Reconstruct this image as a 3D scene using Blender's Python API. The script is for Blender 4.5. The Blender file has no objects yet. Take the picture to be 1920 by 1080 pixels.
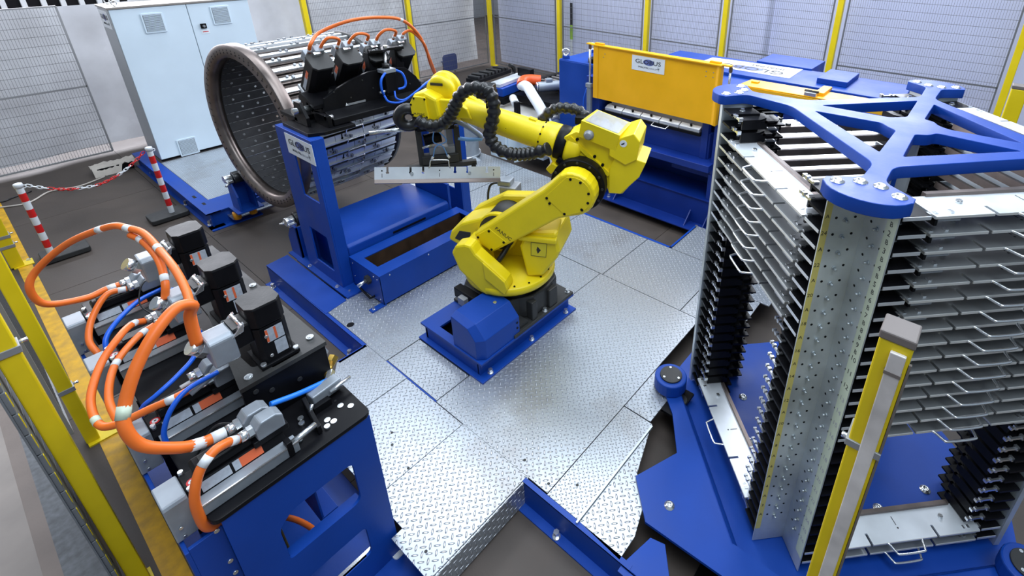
import bpy, bmesh, math, random
from mathutils import Vector, Matrix, Euler
random.seed(7)
S = bpy.context.scene
COL = S.collection
PI = math.pi
# ---------------------------------------------------------------- camera, sky, lamps, exposure
cd = bpy.data.cameras.new('camera'); cam = bpy.data.objects.new('camera', cd); COL.objects.link(cam)
cd.sensor_fit = 'HORIZONTAL'; cd.sensor_width = 36.0
cd.lens = 972.4151 / 1920 * 36.0
cd.shift_x = (960 - 1109.06737) / 1920
cd.shift_y = (312.906508 - 540) / 1920
cd.clip_start = 0.05; cd.clip_end = 100
_yaw, _pit, _rol = 0.657293438, 0.42204589, 0.011023898
_f = Vector((math.cos(_yaw) * math.cos(_pit), math.sin(_yaw) * math.cos(_pit), -math.sin(_pit)))
_r = Vector((math.sin(_yaw), -math.cos(_yaw), 0)); _u = _r.cross(_f)
_r2 = math.cos(_rol) * _r + math.sin(_rol) * _u; _u2 = -math.sin(_rol) * _r + math.cos(_rol) * _u
cam.matrix_world = Matrix(((_r2.x, _u2.x, -_f.x, 0), (_r2.y, _u2.y, -_f.y, 0), (_r2.z, _u2.z, -_f.z, 3.0), (0, 0, 0, 1)))
S.camera = cam

W = bpy.data.worlds.new('hall_light'); S.world = W; W.use_nodes = True
bg = W.node_tree.nodes['Background']; bg.inputs[0].default_value = (0.66, 0.82, 1.0, 1); bg.inputs[1].default_value = 0.34

def lamp(name, loc, size, power, color, target):
    l = bpy.data.lights.new(name, 'AREA'); l.shape = 'RECTANGLE'; l.size, l.size_y = size; l.energy = power; l.color = color
    o = bpy.data.objects.new(name, l); COL.objects.link(o); o.location = loc
    o.rotation_euler = (Vector(target) - Vector(loc)).to_track_quat('-Z', 'Y').to_euler()
    return o
lamp('roof_skylight', (0.5, -0.5, 8.0), (3.0, 7.0), 520, (0.80, 0.90, 1.0), (1.2, 0.8, 0))
lamp('roof_skylight', (6.0, 3.0, 8.5), (3.0, 12.0), 720, (0.82, 0.91, 1.0), (6.0, 3.5, 0))
lamp('roof_skylight', (2.5, 8.0, 8.5), (8.0, 3.0), 420, (0.85, 0.92, 1.0), (2.5, 8.0, 0))
lamp('film_backlight', (14.5, 3.0, 4.5), (4.0, 12.0), 1700, (0.85, 0.90, 1.0), (6.0, 3.0, 0.5))  # unseen lamp added behind the right film to brighten it
lamp('film_backlight', (4.0, 16.5, 4.5), (12.0, 4.0), 2200, (0.92, 0.92, 1.0), (4.0, 6.0, 0.5))  # same for the back film, another added lamp out of view

vs = S.view_settings
vs.view_transform = 'Standard'; vs.look = 'None'; vs.gamma = 1.0; vs.use_curve_mapping = False; vs.exposure = 0.0
S.display_settings.display_device = 'sRGB'

# ---------------------------------------------------------------- materials
def srgb(r, g, b):
    return tuple(((c / 255) / 12.92 if c / 255 <= 0.04045 else ((c / 255 + 0.055) / 1.055) ** 2.4) for c in (r, g, b))
MATS = {}
def mat(name, rgb, rough=0.5, metal=0.0, noise=0.0, nscale=8.0, bump=0.0, bscale=60.0, trans=0.0, alpha=1.0, coat=0.0, spec=0.5, stretch=None):
    m = bpy.data.materials.new(name); m.use_nodes = True
    nt = m.node_tree; b = nt.nodes['Principled BSDF']
    b.inputs['Base Color'].default_value = (*rgb, 1); b.inputs['Roughness'].default_value = rough; b.inputs['Metallic'].default_value = metal
    b.inputs['Specular IOR Level'].default_value = spec
    if trans: b.inputs['Transmission Weight'].default_value = trans
    if coat: b.inputs['Coat Weight'].default_value = coat; b.inputs['Coat Roughness'].default_value = 0.12
    if alpha < 1: b.inputs['Alpha'].default_value = alpha
    tc = nt.nodes.new('ShaderNodeTexCoord'); src = tc.outputs['Object']
    if stretch:
        mp = nt.nodes.new('ShaderNodeMapping'); mp.inputs['Scale'].default_value = stretch
        nt.links.new(src, mp.inputs[0]); src = mp.outputs[0]
    if noise:
        n = nt.nodes.new('ShaderNodeTexNoise'); n.inputs['Scale'].default_value = nscale; n.inputs['Detail'].default_value = 5
        nt.links.new(src, n.inputs['Vector'])
        r = nt.nodes.new('ShaderNodeMapRange'); r.inputs[1].default_value = 0.3; r.inputs[2].default_value = 0.7
        r.inputs[3].default_value = 1 - noise; r.inputs[4].default_value = 1 + noise
        nt.links.new(n.outputs['Fac'], r.inputs[0])
        mx = nt.nodes.new('ShaderNodeVectorMath'); mx.operation = 'SCALE'; mx.inputs[0].default_value = rgb
        nt.links.new(r.outputs[0], mx.inputs['Scale']); nt.links.new(mx.outputs[0], b.inputs['Base Color'])
        r2 = nt.nodes.new('ShaderNodeMapRange'); r2.inputs[1].default_value = 0.3; r2.inputs[2].default_value = 0.7
        r2.inputs[3].default_value = max(0.02, rough - 0.08); r2.inputs[4].default_value = min(1, rough + 0.08)
        nt.links.new(n.outputs['Fac'], r2.inputs[0]); nt.links.new(r2.outputs[0], b.inputs['Roughness'])
    if bump:
        n2 = nt.nodes.new('ShaderNodeTexNoise'); n2.inputs['Scale'].default_value = bscale; n2.inputs['Detail'].default_value = 3
        nt.links.new(src, n2.inputs['Vector'])
        bp = nt.nodes.new('ShaderNodeBump'); bp.inputs['Strength'].default_value = bump; bp.inputs['Distance'].default_value = 0.01
        nt.links.new(n2.outputs['Fac'], bp.inputs['Height']); nt.links.new(bp.outputs[0], b.inputs['Normal'])
    MATS[name] = m
    return m

blue = mat('blue_paint', (0.004, 0.052, 0.33), 0.46, noise=0.10, nscale=3, bump=0.05, bscale=40, spec=0.32)
blue_shaded = mat('blue_paint_shaded', (0.003, 0.026, 0.21), 0.4, noise=0.10, nscale=3)  # blue paint darkened for the shade on the press front
yellow = mat('robot_yellow', (0.86, 0.66, 0.006), 0.42, noise=0.05, nscale=6, bump=0.06, bscale=120)
fyellow = mat('post_yellow', (0.80, 0.60, 0.005), 0.42, noise=0.06, nscale=5)
gyellow = mat('guard_yellow', (0.93, 0.46, 0.002), 0.42, noise=0.05, nscale=4)
black = mat('black_metal', (0.0055, 0.0055, 0.007), 0.42, noise=0.2, nscale=9, spec=0.16)
dark = mat('dark_grey_cast', (0.026, 0.026, 0.026), 0.55, noise=0.15, nscale=9, bump=0.08, bscale=90)
rubber = mat('black_rubber', (0.011, 0.011, 0.012), 0.36, noise=0.2, nscale=20)
steel = mat('machined_steel', (0.62, 0.64, 0.65), 0.30, 0.9, noise=0.10, nscale=12, stretch=(2, 14, 14))
zinc = mat('zinc_plate', (0.55, 0.60, 0.63), 0.45, 0.8, noise=0.16, nscale=5)
galv = mat('galvanised_column', (0.58, 0.63, 0.65), 0.48, 0.55, noise=0.25, nscale=4)
brightbar = mat('bright_tool_plate', (0.80, 0.84, 0.88), 0.38, 0.55, noise=0.08, nscale=5)
ringsteel = mat('turned_ring_steel', (0.20, 0.165, 0.15), 0.38, 0.8, noise=0.22, nscale=7)
stavesteel = mat('dark_stave_steel', (0.060, 0.060, 0.064), 0.42, 0.3, noise=0.25, nscale=9)
chrome = mat('bolt_zinc', (0.80, 0.82, 0.84), 0.25, 0.9)
alu = mat('cast_aluminium', (0.30, 0.33, 0.37), 0.42, 0.35, noise=0.1, nscale=14)
orange = mat('orange_cable', (0.82, 0.16, 0.018), 0.42, noise=0.06, nscale=10)
bhose = mat('blue_hose', (0.01, 0.12, 0.72), 0.35)
white = mat('white_plastic', (0.72, 0.74, 0.76), 0.45, noise=0.04, nscale=6)
cabw = mat('cabinet_paint', (0.62, 0.72, 0.80), 0.45, noise=0.03, nscale=3)
signw = mat('sign_white', (0.78, 0.82, 0.86), 0.4)
ink = mat('black_print', (0.02, 0.02, 0.025), 0.5)
inkblue = mat('blue_print', (0.13, 0.17, 0.42), 0.5)
inkgrey = mat('grey_print', (0.35, 0.36, 0.40), 0.5)
red = mat('signal_red', (0.62, 0.012, 0.012), 0.45)
brown = mat('rusty_inside', (0.045, 0.022, 0.010), 0.7, noise=0.4, nscale=8)
tape_y = mat('yellow_label_tape', (0.62, 0.54, 0.16), 0.5, noise=0.06)
tape_g = mat('pale_green_label_tape', (0.56, 0.64, 0.50), 0.5, noise=0.06)
brass = mat('brass', (0.55, 0.36, 0.08), 0.3, 0.9)
lblgrey = mat('label_grey', (0.42, 0.46, 0.52), 0.45, noise=0.12, nscale=60)
lblor = mat('label_orange', (0.75, 0.14, 0.05), 0.5)
motgrey = mat('motor_grey', (0.30, 0.31, 0.33), 0.45, 0.3, noise=0.1)
floor_m = mat('dark_concrete', (0.064, 0.049, 0.041), 0.62, noise=0.22, nscale=2.2, bump=0.10, bscale=70)
floor_o = mat('pale_concrete', (0.25, 0.20, 0.175), 0.65, noise=0.16, nscale=2.5, bump=0.1, bscale=60)
line_y = mat('floor_line_yellow', (0.60, 0.32, 0.012), 0.6, noise=0.25, nscale=14, bump=0.1, bscale=50)
def filmmat(name, rgb, tr, rough, amt, scale):
    m = mat(name, rgb, rough, noise=amt, nscale=scale, bump=0.35, bscale=4.5); nt = m.node_tree; b = nt.nodes['Principled BSDF']
    t = nt.nodes.new('ShaderNodeBsdfTranslucent'); t.inputs[0].default_value = (*rgb, 1); mx = nt.nodes.new('ShaderNodeMixShader'); mx.inputs[0].default_value = tr
    nt.links.new(b.outputs[0], mx.inputs[1]); nt.links.new(t.outputs[0], mx.inputs[2]); nt.links.new(mx.outputs[0], nt.nodes['Material Output'].inputs[0]); return m
film = filmmat('plastic_film', (0.70, 0.72, 0.83), 0.5, 0.5, 0.05, 1.2)
filmg = filmmat('grey_plastic_film', (0.60, 0.61, 0.63), 0.45, 0.22, 0.25, 1.8)
wire = mat('mesh_wire', (0.16, 0.163, 0.17), 0.5, 0.2)
wgrey = mat('panel_grey', (0.20, 0.215, 0.23), 0.5, 0.3, noise=0.15, nscale=6)
glassm = mat('clear_plastic', (0.92, 0.93, 0.95), 0.25, trans=0.85, noise=0.0)
post_cap = mat('post_cap', (0.17, 0.145, 0.135), 0.5)
hosew = mat('white_hose', (0.70, 0.75, 0.80), 0.5)

def tread(name, rot=0.0, pitch=0.052):
    m = bpy.data.materials.new(name); m.use_nodes = True
    nt = m.node_tree; N = nt.nodes.new; Lk = nt.links.new; b = nt.nodes['Principled BSDF']
    tc = N('ShaderNodeTexCoord'); mp = N('ShaderNodeMapping'); mp.inputs['Rotation'].default_value = (0, 0, rot)
    mp.inputs['Scale'].default_value = (1 / pitch, 1 / pitch, 1 / pitch); Lk(tc.outputs['Object'], mp.inputs[0])
    sp = N('ShaderNodeSeparateXYZ'); Lk(mp.outputs[0], sp.inputs[0])
    def M(op, a, c=None):
        n = N('ShaderNodeMath'); n.operation = op
        for i, v in enumerate((a, c)):
            if v is None: continue
            if isinstance(v, (int, float)): n.inputs[i].default_value = v
            else: Lk(v, n.inputs[i])
        return n.outputs[0]
    # the pattern lies in whichever plane the plate faces: top uses x,y; the skirts use x+y,z
    ge = N('ShaderNodeNewGeometry'); sn = N('ShaderNodeSeparateXYZ'); Lk(ge.outputs['Normal'], sn.inputs[0])
    vert = M('LESS_THAN', M('ABSOLUTE', sn.outputs[2]), 0.5)
    yy = M('ADD', M('MULTIPLY', sp.outputs[1], M('SUBTRACT', 1.0, vert)), M('MULTIPLY', sp.outputs[2], vert))
    xx = M('ADD', sp.outputs[0], M('MULTIPLY', sp.outputs[1], vert))
    fx, fy = M('FLOOR', xx), M('FLOOR', yy)
    par = M('ABSOLUTE', M('MODULO', M('ADD', fx, fy), 2.0))
    ux = M('SUBTRACT', M('SUBTRACT', xx, fx), 0.5); uy = M('SUBTRACT', M('SUBTRACT', yy, fy), 0.5)
    def ell(a, c):
        return M('SQRT', M('ADD', M('POWER', M('MULTIPLY', a, 1.75), 2.0), M('POWER', M('MULTIPLY', c, 6.2), 2.0)))
    d = M('ADD', M('MULTIPLY', ell(ux, uy), M('SUBTRACT', 1.0, par)), M('MULTIPLY', ell(uy, ux), par))
    h = N('ShaderNodeMapRange'); h.interpolation_type = 'SMOOTHSTEP'
    h.inputs[1].default_value = 1.0; h.inputs[2].default_value = 0.35; h.inputs[3].default_value = 0; h.inputs[4].default_value = 1; Lk(d, h.inputs[0])
    bp = N('ShaderNodeBump'); bp.inputs['Strength'].default_value = 0.9; bp.inputs['Distance'].default_value = 0.009; Lk(h.outputs[0], bp.inputs['Height']); Lk(bp.outputs[0], b.inputs['Normal'])
    # worn dirt
    n = N('ShaderNodeTexNoise'); n.inputs['Scale'].default_value = 1.3; n.inputs['Detail'].default_value = 6; n.inputs['Roughness'].default_value = 0.6; Lk(tc.outputs['Object'], n.inputs['Vector'])
    r = N('ShaderNodeValToRGB'); r.color_ramp.elements[0].position = 0.22; r.color_ramp.elements[0].color = (0.26, 0.235, 0.22, 1)
    r.color_ramp.elements[1].position = 0.46; r.color_ramp.elements[1].color = (0.44, 0.475, 0.52, 1); Lk(n.outputs['Fac'], r.inputs[0])
    mx = N('ShaderNodeMix'); mx.data_type = 'RGBA'; Lk(M('MULTIPLY', h.outputs[0], 0.75), mx.inputs['Factor']); Lk(r.outputs[0], mx.inputs['A']); mx.inputs['B'].default_value = (0.92, 0.95, 1.0, 1)
    Lk(mx.outputs['Result'], b.inputs['Base Color'])
    b.inputs['Metallic'].default_value = 0.62; b.inputs['Roughness'].default_value = 0.34
    MATS[name] = m
    return m
tread_m = tread('tread_plate_steel', PI / 4, 0.037)
tread_45 = tread('tread_plate_steel_fine', PI / 4, 0.029)

# ---------------------------------------------------------------- mesh builder
def basis(d):
    d = Vector(d).normalized(); a = Vector((0, 0, 1)) if abs(d.z) < 0.95 else Vector((1, 0, 0))
    x = a.cross(d).normalized(); return x, d.cross(x), d
class MB:
    def __init__(s): s.v = []; s.f = []; s.sm = []
    def add(s, vs, fs, smooth=False):
        o = len(s.v); s.v += [Vector(p) for p in vs]; s.f += [tuple(i + o for i in f) for f in fs]; s.sm += [smooth] * len(fs); return s
    def bx(s, x0, x1, y0, y1, z0, z1):
        x0, x1 = min(x0, x1), max(x0, x1); y0, y1 = min(y0, y1), max(y0, y1); z0, z1 = min(z0, z1), max(z0, z1)
        v = [(x, y, z) for z in (z0, z1) for y in (y0, y1) for x in (x0, x1)]
        return s.add(v, [(0, 2, 3, 1), (4, 5, 7, 6), (0, 1, 5, 4), (2, 6, 7, 3), (0, 4, 6, 2), (1, 3, 7, 5)])
    def obx(s, c, ax, ay, az, h):       # oriented box: centre, three axes, half sizes
        c = Vector(c); A = [Vector(a).normalized() * k for a, k in zip((ax, ay, az), h)]
        v = [c + A[0] * i + A[1] * j + A[2] * k for k in (-1, 1) for j in (-1, 1) for i in (-1, 1)]
        fl = A[0].cross(A[1]).dot(A[2]) < 0
        F = [(0, 2, 3, 1), (4, 5, 7, 6), (0, 1, 5, 4), (2, 6, 7, 3), (0, 4, 6, 2), (1, 3, 7, 5)]
        return s.add(v, [f[::-1] for f in F] if fl else F)
    def bar(s, p, q, w, t, up=(0, 0, 1)):   # box between two points
        p, q = Vector(p), Vector(q); d = (q - p); L = d.length; d.normalize()
        u = Vector(up); x = d.cross(u)
        if x.length < 1e-4: x = basis(d)[0]
        x.normalize(); y = x.cross(d)
        return s.obx((p + q) / 2, d, x, y, (L / 2, w / 2, t / 2))
    def prism(s, pts, ext, smooth=False):   # closed 3-D polygon extruded by a vector
        pts = [Vector(p) for p in pts]; e = Vector(ext); n = len(pts)
        nv = Vector((0, 0, 0))
        for i in range(n): nv += pts[i].cross(pts[(i + 1) % n])
        if nv.dot(e) > 0: pts = pts[::-1]
        v = pts + [p + e for p in pts]
        o = len(s.v); s.v += v
        s.f.append(tuple(o + i for i in range(n))); s.f.append(tuple(o + n + i for i in reversed(range(n)))); s.sm += [False, False]
        for i in range(n):
            j = (i + 1) % n; s.f.append((o + j, o + i, o + n + i, o + n + j)); s.sm.append(smooth)
        return s
    def cyl(s, p, q, r, n=16, r2=None, caps=True, smooth=True, a0=0.0):
        p, q = Vector(p), Vector(q); x, y, d = basis(q - p); r2 = r if r2 is None else r2
        A = [a0 + 2 * PI * i / n for i in range(n)]
        v = [p + (x * math.cos(a) + y * math.sin(a)) * r for a in A] + [q + (x * math.cos(a) + y * math.sin(a)) * r2 for a in A]
        o = len(s.v); s.v += v
        for i in range(n):
            j = (i + 1) % n; s.f.append((o + i, o + j, o + n + j, o + n + i)); s.sm.append(smooth)
        if caps: s.f.append(tuple(o + i for i in reversed(range(n)))); s.f.append(tuple(o + n + i for i in range(n))); s.sm += [False, False]
        return s
    def lathe(s, p, d, prof, n=32, smooth=True, closed=False):   # prof: list of (t along d, radius)
        p = Vector(p); x, y, d = basis(d); o = len(s.v); k = len(prof)
        for i in range(n):
            a = 2 * PI * i / n; e = x * math.cos(a) + y * math.sin(a)
            s.v += [p + d * t + e * r for t, r in prof]
        for i in range(n):
            j = (i + 1) % n
            for m in range(k if closed else k - 1):
                m2 = (m + 1) % k
                s.f.append((o + i * k + m, o + j * k + m, o + j * k + m2, o + i * k + m2)); s.sm.append(smooth)
        if not closed:
            s.f.append(tuple(o + i * k for i in reversed(range(n)))); s.f.append(tuple(o + i * k + k - 1 for i in range(n))); s.sm += [False, False]
        return s
    def tube(s, path, r, n=10, caps=True, closed=False, rad=None):
        P = [Vector(p) for p in path]; m = len(P); o = len(s.v)
        T = []
        for i in range(m):
            a = P[i - 1] if (i > 0 or closed) else P[i]; b = P[(i + 1) % m] if (i < m - 1 or closed) else P[i]
            T.append((b - a).normalized())
        x = basis(T[0])[0]
        for i in range(m):
            x = (x - T[i] * x.dot(T[i])).normalized(); y = T[i].cross(x); rr = rad[i] if rad else r
            s.v += [P[i] + (x * math.cos(2 * PI * k / n) + y * math.sin(2 * PI * k / n)) * rr for k in range(n)]
        for i in range(m if closed else m - 1):
            a, b = o + i * n, o + ((i + 1) % m) * n
            for k in range(n):
                k2 = (k + 1) % n; s.f.append((a + k, a + k2, b + k2, b + k)); s.sm.append(True)
        if caps and not closed:
            s.f.append(tuple(o + k for k in reversed(range(n)))); s.f.append(tuple(o + (m - 1) * n + k for k in range(n))); s.sm += [False, False]
        return s
    def hexb(s, p, d, r=0.014, h=0.012):     # washer and hexagon head
        p = Vector(p); d = Vector(d).normalized()
        s.cyl(p, p + d * h * 0.25, r * 1.35, 12); s.cyl(p + d * h * 0.25, p + d * h * 1.2, r, 6, smooth=False); return s
    def mesh(s, name, m, inv=None):
        me = bpy.data.meshes.new(name); vv = [inv @ p for p in s.v] if inv else s.v
        me.from_pydata([tuple(p) for p in vv], [], s.f); me.polygons.foreach_set('use_smooth', s.sm)
        me.materials.append(m); me.update(); return me
INV = {}
def link(name, me, parent=None):
    o = bpy.data.objects.new(name, me); COL.objects.link(o)
    if parent: o.parent = parent; INV[o.name] = INV.get(parent.name)
    return o
def part(name, mb, m, parent, bevel=0.0, seg=2, label=None, local=False):
    inv = None if local else INV.get(parent.name)
    o = link(name, mb.mesh(name, m, inv), parent)
    if bevel:
        b = o.modifiers.new('edge', 'BEVEL'); b.width = bevel; b.segments = seg; b.limit_method = 'ANGLE'; b.angle_limit = math.radians(35); b.harden_normals = False
    if label: o['label'] = label
    return o
def thing(name, label, cat, loc=(0, 0, 0), rz=0.0, group=None, mtx=None):
    o = bpy.data.objects.new(name, None); COL.objects.link(o); o.empty_display_size = 0.1
    M4 = mtx if mtx else Matrix.Translation(loc) @ Matrix.Rotation(rz, 4, 'Z')
    o.matrix_world = M4; INV[o.name] = M4.inverted()
    o['label'] = label; o['category'] = cat
    if group: o['group'] = group
    return o
def solo(name, mb, m, label, cat, bevel=0.0, group=None, seg=2):   # a thing that is one mesh, origin at its base
    lo = Vector((min(p[i] for p in mb.v) for i in range(3))); hi = Vector((max(p[i] for p in mb.v) for i in range(3)))
    org = Vector(((lo.x + hi.x) / 2, (lo.y + hi.y) / 2, lo.z)); o = link(name, mb.mesh(name, m, Matrix.Translation(-org)))
    o.location = org; INV[o.name] = Matrix.Translation(-org); o['label'] = label; o['category'] = cat
    if group: o['group'] = group
    if bevel:
        b = o.modifiers.new('edge', 'BEVEL'); b.width = bevel; b.segments = seg; b.limit_method = 'ANGLE'; b.angle_limit = math.radians(35)
    return o
def struct(name, mb, m, bevel=0.0):
    o = link(name, mb.mesh(name, m)); o['kind'] = 'structure'
    return o
def dup(root, M4, label=None, group=None, depth=2):
    def cp(o, par):
        c = o.copy(); COL.objects.link(c); c.parent = par
        for ch in KIDS(o): cp(ch, c)
        return c
    r = cp(root, None); r.matrix_world = M4
    if label: r['label'] = label
    if group: r['group'] = group
    return r
def KIDS(o): return [c for c in o.children]
def text(s, size, parent, M4, m, name='lettering', ext=0.0006, align='CENTER', shear=0.0, sx=1.0):
    cu = bpy.data.curves.new('t', 'FONT'); cu.body = s; cu.size = size; cu.align_x = align; cu.align_y = 'CENTER'; cu.extrude = ext; cu.shear = shear; cu.resolution_u = 2
    t = bpy.data.objects.new('t', cu); me = bpy.data.meshes.new_from_object(t); bpy.data.objects.remove(t); bpy.data.curves.remove(cu)
    if sx != 1: me.transform(Matrix.Diagonal((sx, 1, 1, 1)))
    me.transform((INV.get(parent.name) or Matrix()) @ M4); me.materials.clear(); me.materials.append(m); me.name = name
    o = link(name, me, parent); return o
def frame(o, x, y):   # matrix with origin o, x axis, y axis (text runs along x, up y)
    x = Vector(x).normalized(); y = Vector(y); y = (y - x * y.dot(x)).normalized(); z = x.cross(y)
    return Matrix(((x.x, y.x, z.x, o[0]), (x.y, y.y, z.y, o[1]), (x.z, y.z, z.z, o[2]), (0, 0, 0, 1)))
def smoothpath(pts, k=8):    # Catmull-Rom
    P = [Vector(p) for p in pts]; P = [P[0] * 2 - P[1]] + P + [P[-1] * 2 - P[-2]]; out = []
    for i in range(1, len(P) - 2):
        a, b, c, d = P[i - 1:i + 3]
        for j in range(k):
            t = j / k
            out.append(0.5 * ((2 * b) + (c - a) * t + (2 * a - 5 * b + 4 * c - d) * t * t + (3 * b - a - 3 * c + d) * t ** 3))
    out.append(P[-2]); return out
def rrect(cx, cy, w, h, r, n=4):    # 2-D rounded rectangle
    o = []
    for sx, sy, a in ((1, 1, 0), (-1, 1, PI / 2), (-1, -1, PI), (1, -1, 1.5 * PI)):
        for i in range(n + 1):
            t = a + PI / 2 * i / n; o.append((cx + sx * (w / 2 - r) + r * math.cos(t), cy + sy * (h / 2 - r) + r * math.sin(t)))
    return o
def logo_sign(parent, M4, w, h, back=True):   # white plate with the maker's lettering as it stands in the photograph
    if back:
        a = [M4 @ Vector(p) for p in ((-w / 2, -h / 2, 0), (w / 2, -h / 2, 0), (w / 2, h / 2, 0), (-w / 2, h / 2, 0))]
        sp = part('sign_plate', MB().prism(a, M4.to_3x3() @ Vector((0, 0, 0.003))), signw, parent)
    e = MB(); e.prism([M4 @ Vector((0.02 * w + 0.17 * w * math.cos(t), 0.13 * h + 0.21 * h * math.sin(t) , 0.0032)) for t in [2 * PI * i / 20 for i in range(20)]], M4.to_3x3() @ Vector((0, 0, 0.0004)))
    part('logo_disc', e, inkblue, parent)
    text('GLOBUS', h * 0.40, parent, M4 @ Matrix.Translation((0, 0.13 * h, 0.0052)), ink, sx=1.05 * w / (h * 2.0))
    text('IMALPAL', h * 0.16, parent, M4 @ Matrix.Translation((-0.13 * w, -0.24 * h, 0.004)), ink, sx=1.1 * w / (h * 2.0))
    text('GROUP', h * 0.14, parent, M4 @ Matrix.Translation((0.16 * w, -0.25 * h, 0.004)), inkgrey, sx=1.0 * w / (h * 2.0))
    st = MB()
    for k in range(4):
        a = PI / 4 * k + 0.3; c = Vector((0.32 * w, -0.2 * h, 0.0035)); L = 0.1 * h if k % 2 else 0.16 * h
        p, q = c - Vector((math.cos(a), math.sin(a), 0)) * L, c + Vector((math.cos(a), math.sin(a), 0)) * L
        st.bar(M4 @ p, M4 @ q, 0.006 * h + 0.001, 0.0008, M4.to_3x3() @ Vector((0, 0, 1)))
    part('logo_star', st, ink, parent)
# ---------------------------------------------------------------- setting: floor, hall walls, painted line
ZF = -0.2
fl_ = struct('floor', MB().bx(-8, 18, -8, 20, ZF - 0.06, ZF - 0.006), black)
slab_me = MB().bx(0.0025, 1.9975, 0.0025, 1.9975, -0.006, 0.0).mesh('slab', floor_m)
for i in range(11):
    for j in range(12):
        o = bpy.data.objects.new('slab', slab_me); COL.objects.link(o); o.parent = fl_; o.location = (-4.64 + 2 * i, -3.47 + 2 * j, ZF)
struct('trim_1', MB().bx(-0.105, 0.0, -2, 10.2, ZF, ZF + 0.003), line_y)
struct('trim_2', MB().bx(-3.5, -0.43, -4, 12, ZF, ZF + 0.002), floor_o)
struct('trim_6', MB().bx(-0.43, -0.26, -4, 7.0, ZF, ZF + 0.002), mat('grey_floor_paint', (0.15, 0.155, 0.165), 0.6, noise=0.35, nscale=26))
struct('trim_7', MB().bx(-0.72, -0.50, -4, 12, ZF + 0.002, ZF + 0.003), mat('pale_floor_band', (0.34, 0.29, 0.26), 0.6, noise=0.12, nscale=4))
struct('wall_back', MB().bx(-8, 18, 17.5, 17.7, ZF, 7), mat('hall_wall_grey', (0.30, 0.31, 0.33), 0.7, noise=0.12, nscale=1))
struct('wall_right', MB().bx(15.6, 15.8, -8, 17.5, ZF, 7), MATS['hall_wall_grey'])
wl = MB()
for i in range(40): wl.bx(-6 + i * 0.32, -6 + i * 0.32 + 0.09, 17.3, 17.5, 0.2, 6)
o = struct('trim_3', wl, white)
struct('trim_4', MB().bx(-6, 7, 17.42, 17.5, 0.2, 6), black)

# ---------------------------------------------------------------- raised tread-plate platform
pf = thing('raised_platform', 'raised platform of silver tread plates on blue beams under the yellow robot', 'platform', (2.4, 2.2, ZF))
G = 0.0025
def plate(x0, x1, y0, y1, hole=None, m=tread_m, z=0.0):
    return part('tread_plate', MB().bx(x0 + G, x1 - G, y0 + G, y1 - G, z - 0.010, z), m, pf)
def poly_plate(pts, m=tread_m):
    return part('tread_plate', MB().prism([(x, y, -0.010) for x, y in pts], (0, 0, 0.010)), m, pf)
poly_plate([(0.724, 1.574), (1.432, 1.574), (1.432, 2.166), (0.792, 2.166), (0.792, 1.90), (0.724, 1.90)])
plate(0.790, 1.430, 2.168, 2.80); poly_plate([(0.95, 2.805), (1.43, 2.805), (1.43, 3.35), (1.19, 3.35), (0.95, 3.02)], tread_45)
plate(1.440, 1.73, 2.462, 3.068)
poly_plate([(1.434, 1.408), (3.353, 1.408), (3.353, 2.463), (1.735, 2.463), (1.735, 2.457), (1.434, 2.457)])
plate(1.735, 2.79, 2.465, 3.07)
plate(2.79, 3.353, 2.467, 3.07)
plate(1.430, 3.353, 3.072, 4.02)
plate(3.357, 4.17, 1.595, 2.44); plate(3.357, 4.17, 2.443, 3.35); plate(3.357, 4.17, 3.352, 4.1)
plate(3.357, 3.9, 1.08, 1.592); plate(3.9, 4.7, 1.0, 1.592); plate(4.172, 4.76, 1.595, 2.16)
plate(3.0, 4.66, 4.105, 4.80); plate(3.3, 4.66, 4.805, 5.75)
plate(1.424, 2.22, 1.170, 1.404, m=tread_45); plate(2.224, 2.69, 1.19, 1.404)
poly_plate([(1.404, 0.87), (1.55, 0.87), (1.80, 0.95), (1.86, 1.06), (2.15, 1.155), (1.424, 1.155)])
part('hinge_strip', MB().bx(1.404, 2.2, 1.157, 1.168, -0.012, 0.012), zinc, pf)
sk = MB(); sk.bx(0.722, 1.434, 1.562, 1.570, ZF + 0.01, -0.002); part('skirt', sk, tread('tread_plate_skirt', 0.0, 0.034), pf)
bm = MB()
def chan(p, q, h=0.19, f=0.06, side=1):     # C-section beam along p-q, top at z=-0.012
    bmx = MB(); p, q = Vector((*p, 0)), Vector((*q, 0)); d = (q - p).normalized(); n = Vector((-d.y, d.x, 0)) * side
    zt, zb = -0.001, ZF
    bmx.obx((p + q) / 2 + Vector((0, 0, (zt + zb) / 2)) , d, n, (0, 0, 1), ((q - p).length / 2, 0.006, (zt - zb) / 2))
    bmx.obx((p + q) / 2 + n * f / 2 + Vector((0, 0, zb + 0.005)), d, n, (0, 0, 1), ((q - p).length / 2, f / 2, 0.005)); bmx.obx((p + q) / 2 - n * 0.009 + Vector((0, 0, zt - 0.004)), d, n, (0, 0, 1), ((q - p).length / 2, 0.015, 0.005))
    return bmx
def beam(p, q, side, bolts=()):
    b = part('frame_beam', chan(p, q, side=side), blue, pf)
    for t in bolts:
        P = Vector((*p, 0)).lerp(Vector((*q, 0)), t); d = (Vector((*q, 0)) - Vector((*p, 0))).normalized(); n = Vector((-d.y, d.x, 0)) * side
        part('levelling_bolt', MB().hexb((P.x + n.x * 0.035, P.y + n.y * 0.035, ZF + 0.01), (0, 0, 1), 0.018, 0.04), chrome, b)
    return b
beam((1.400, 0.80), (1.400, 1.575), 1, (0.62,))
beam((1.412, 3.35), (1.412, 5.10), 1, (0.12, 0.93))
beam((1.20, 3.352), (1.425, 3.352), 1)
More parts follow.
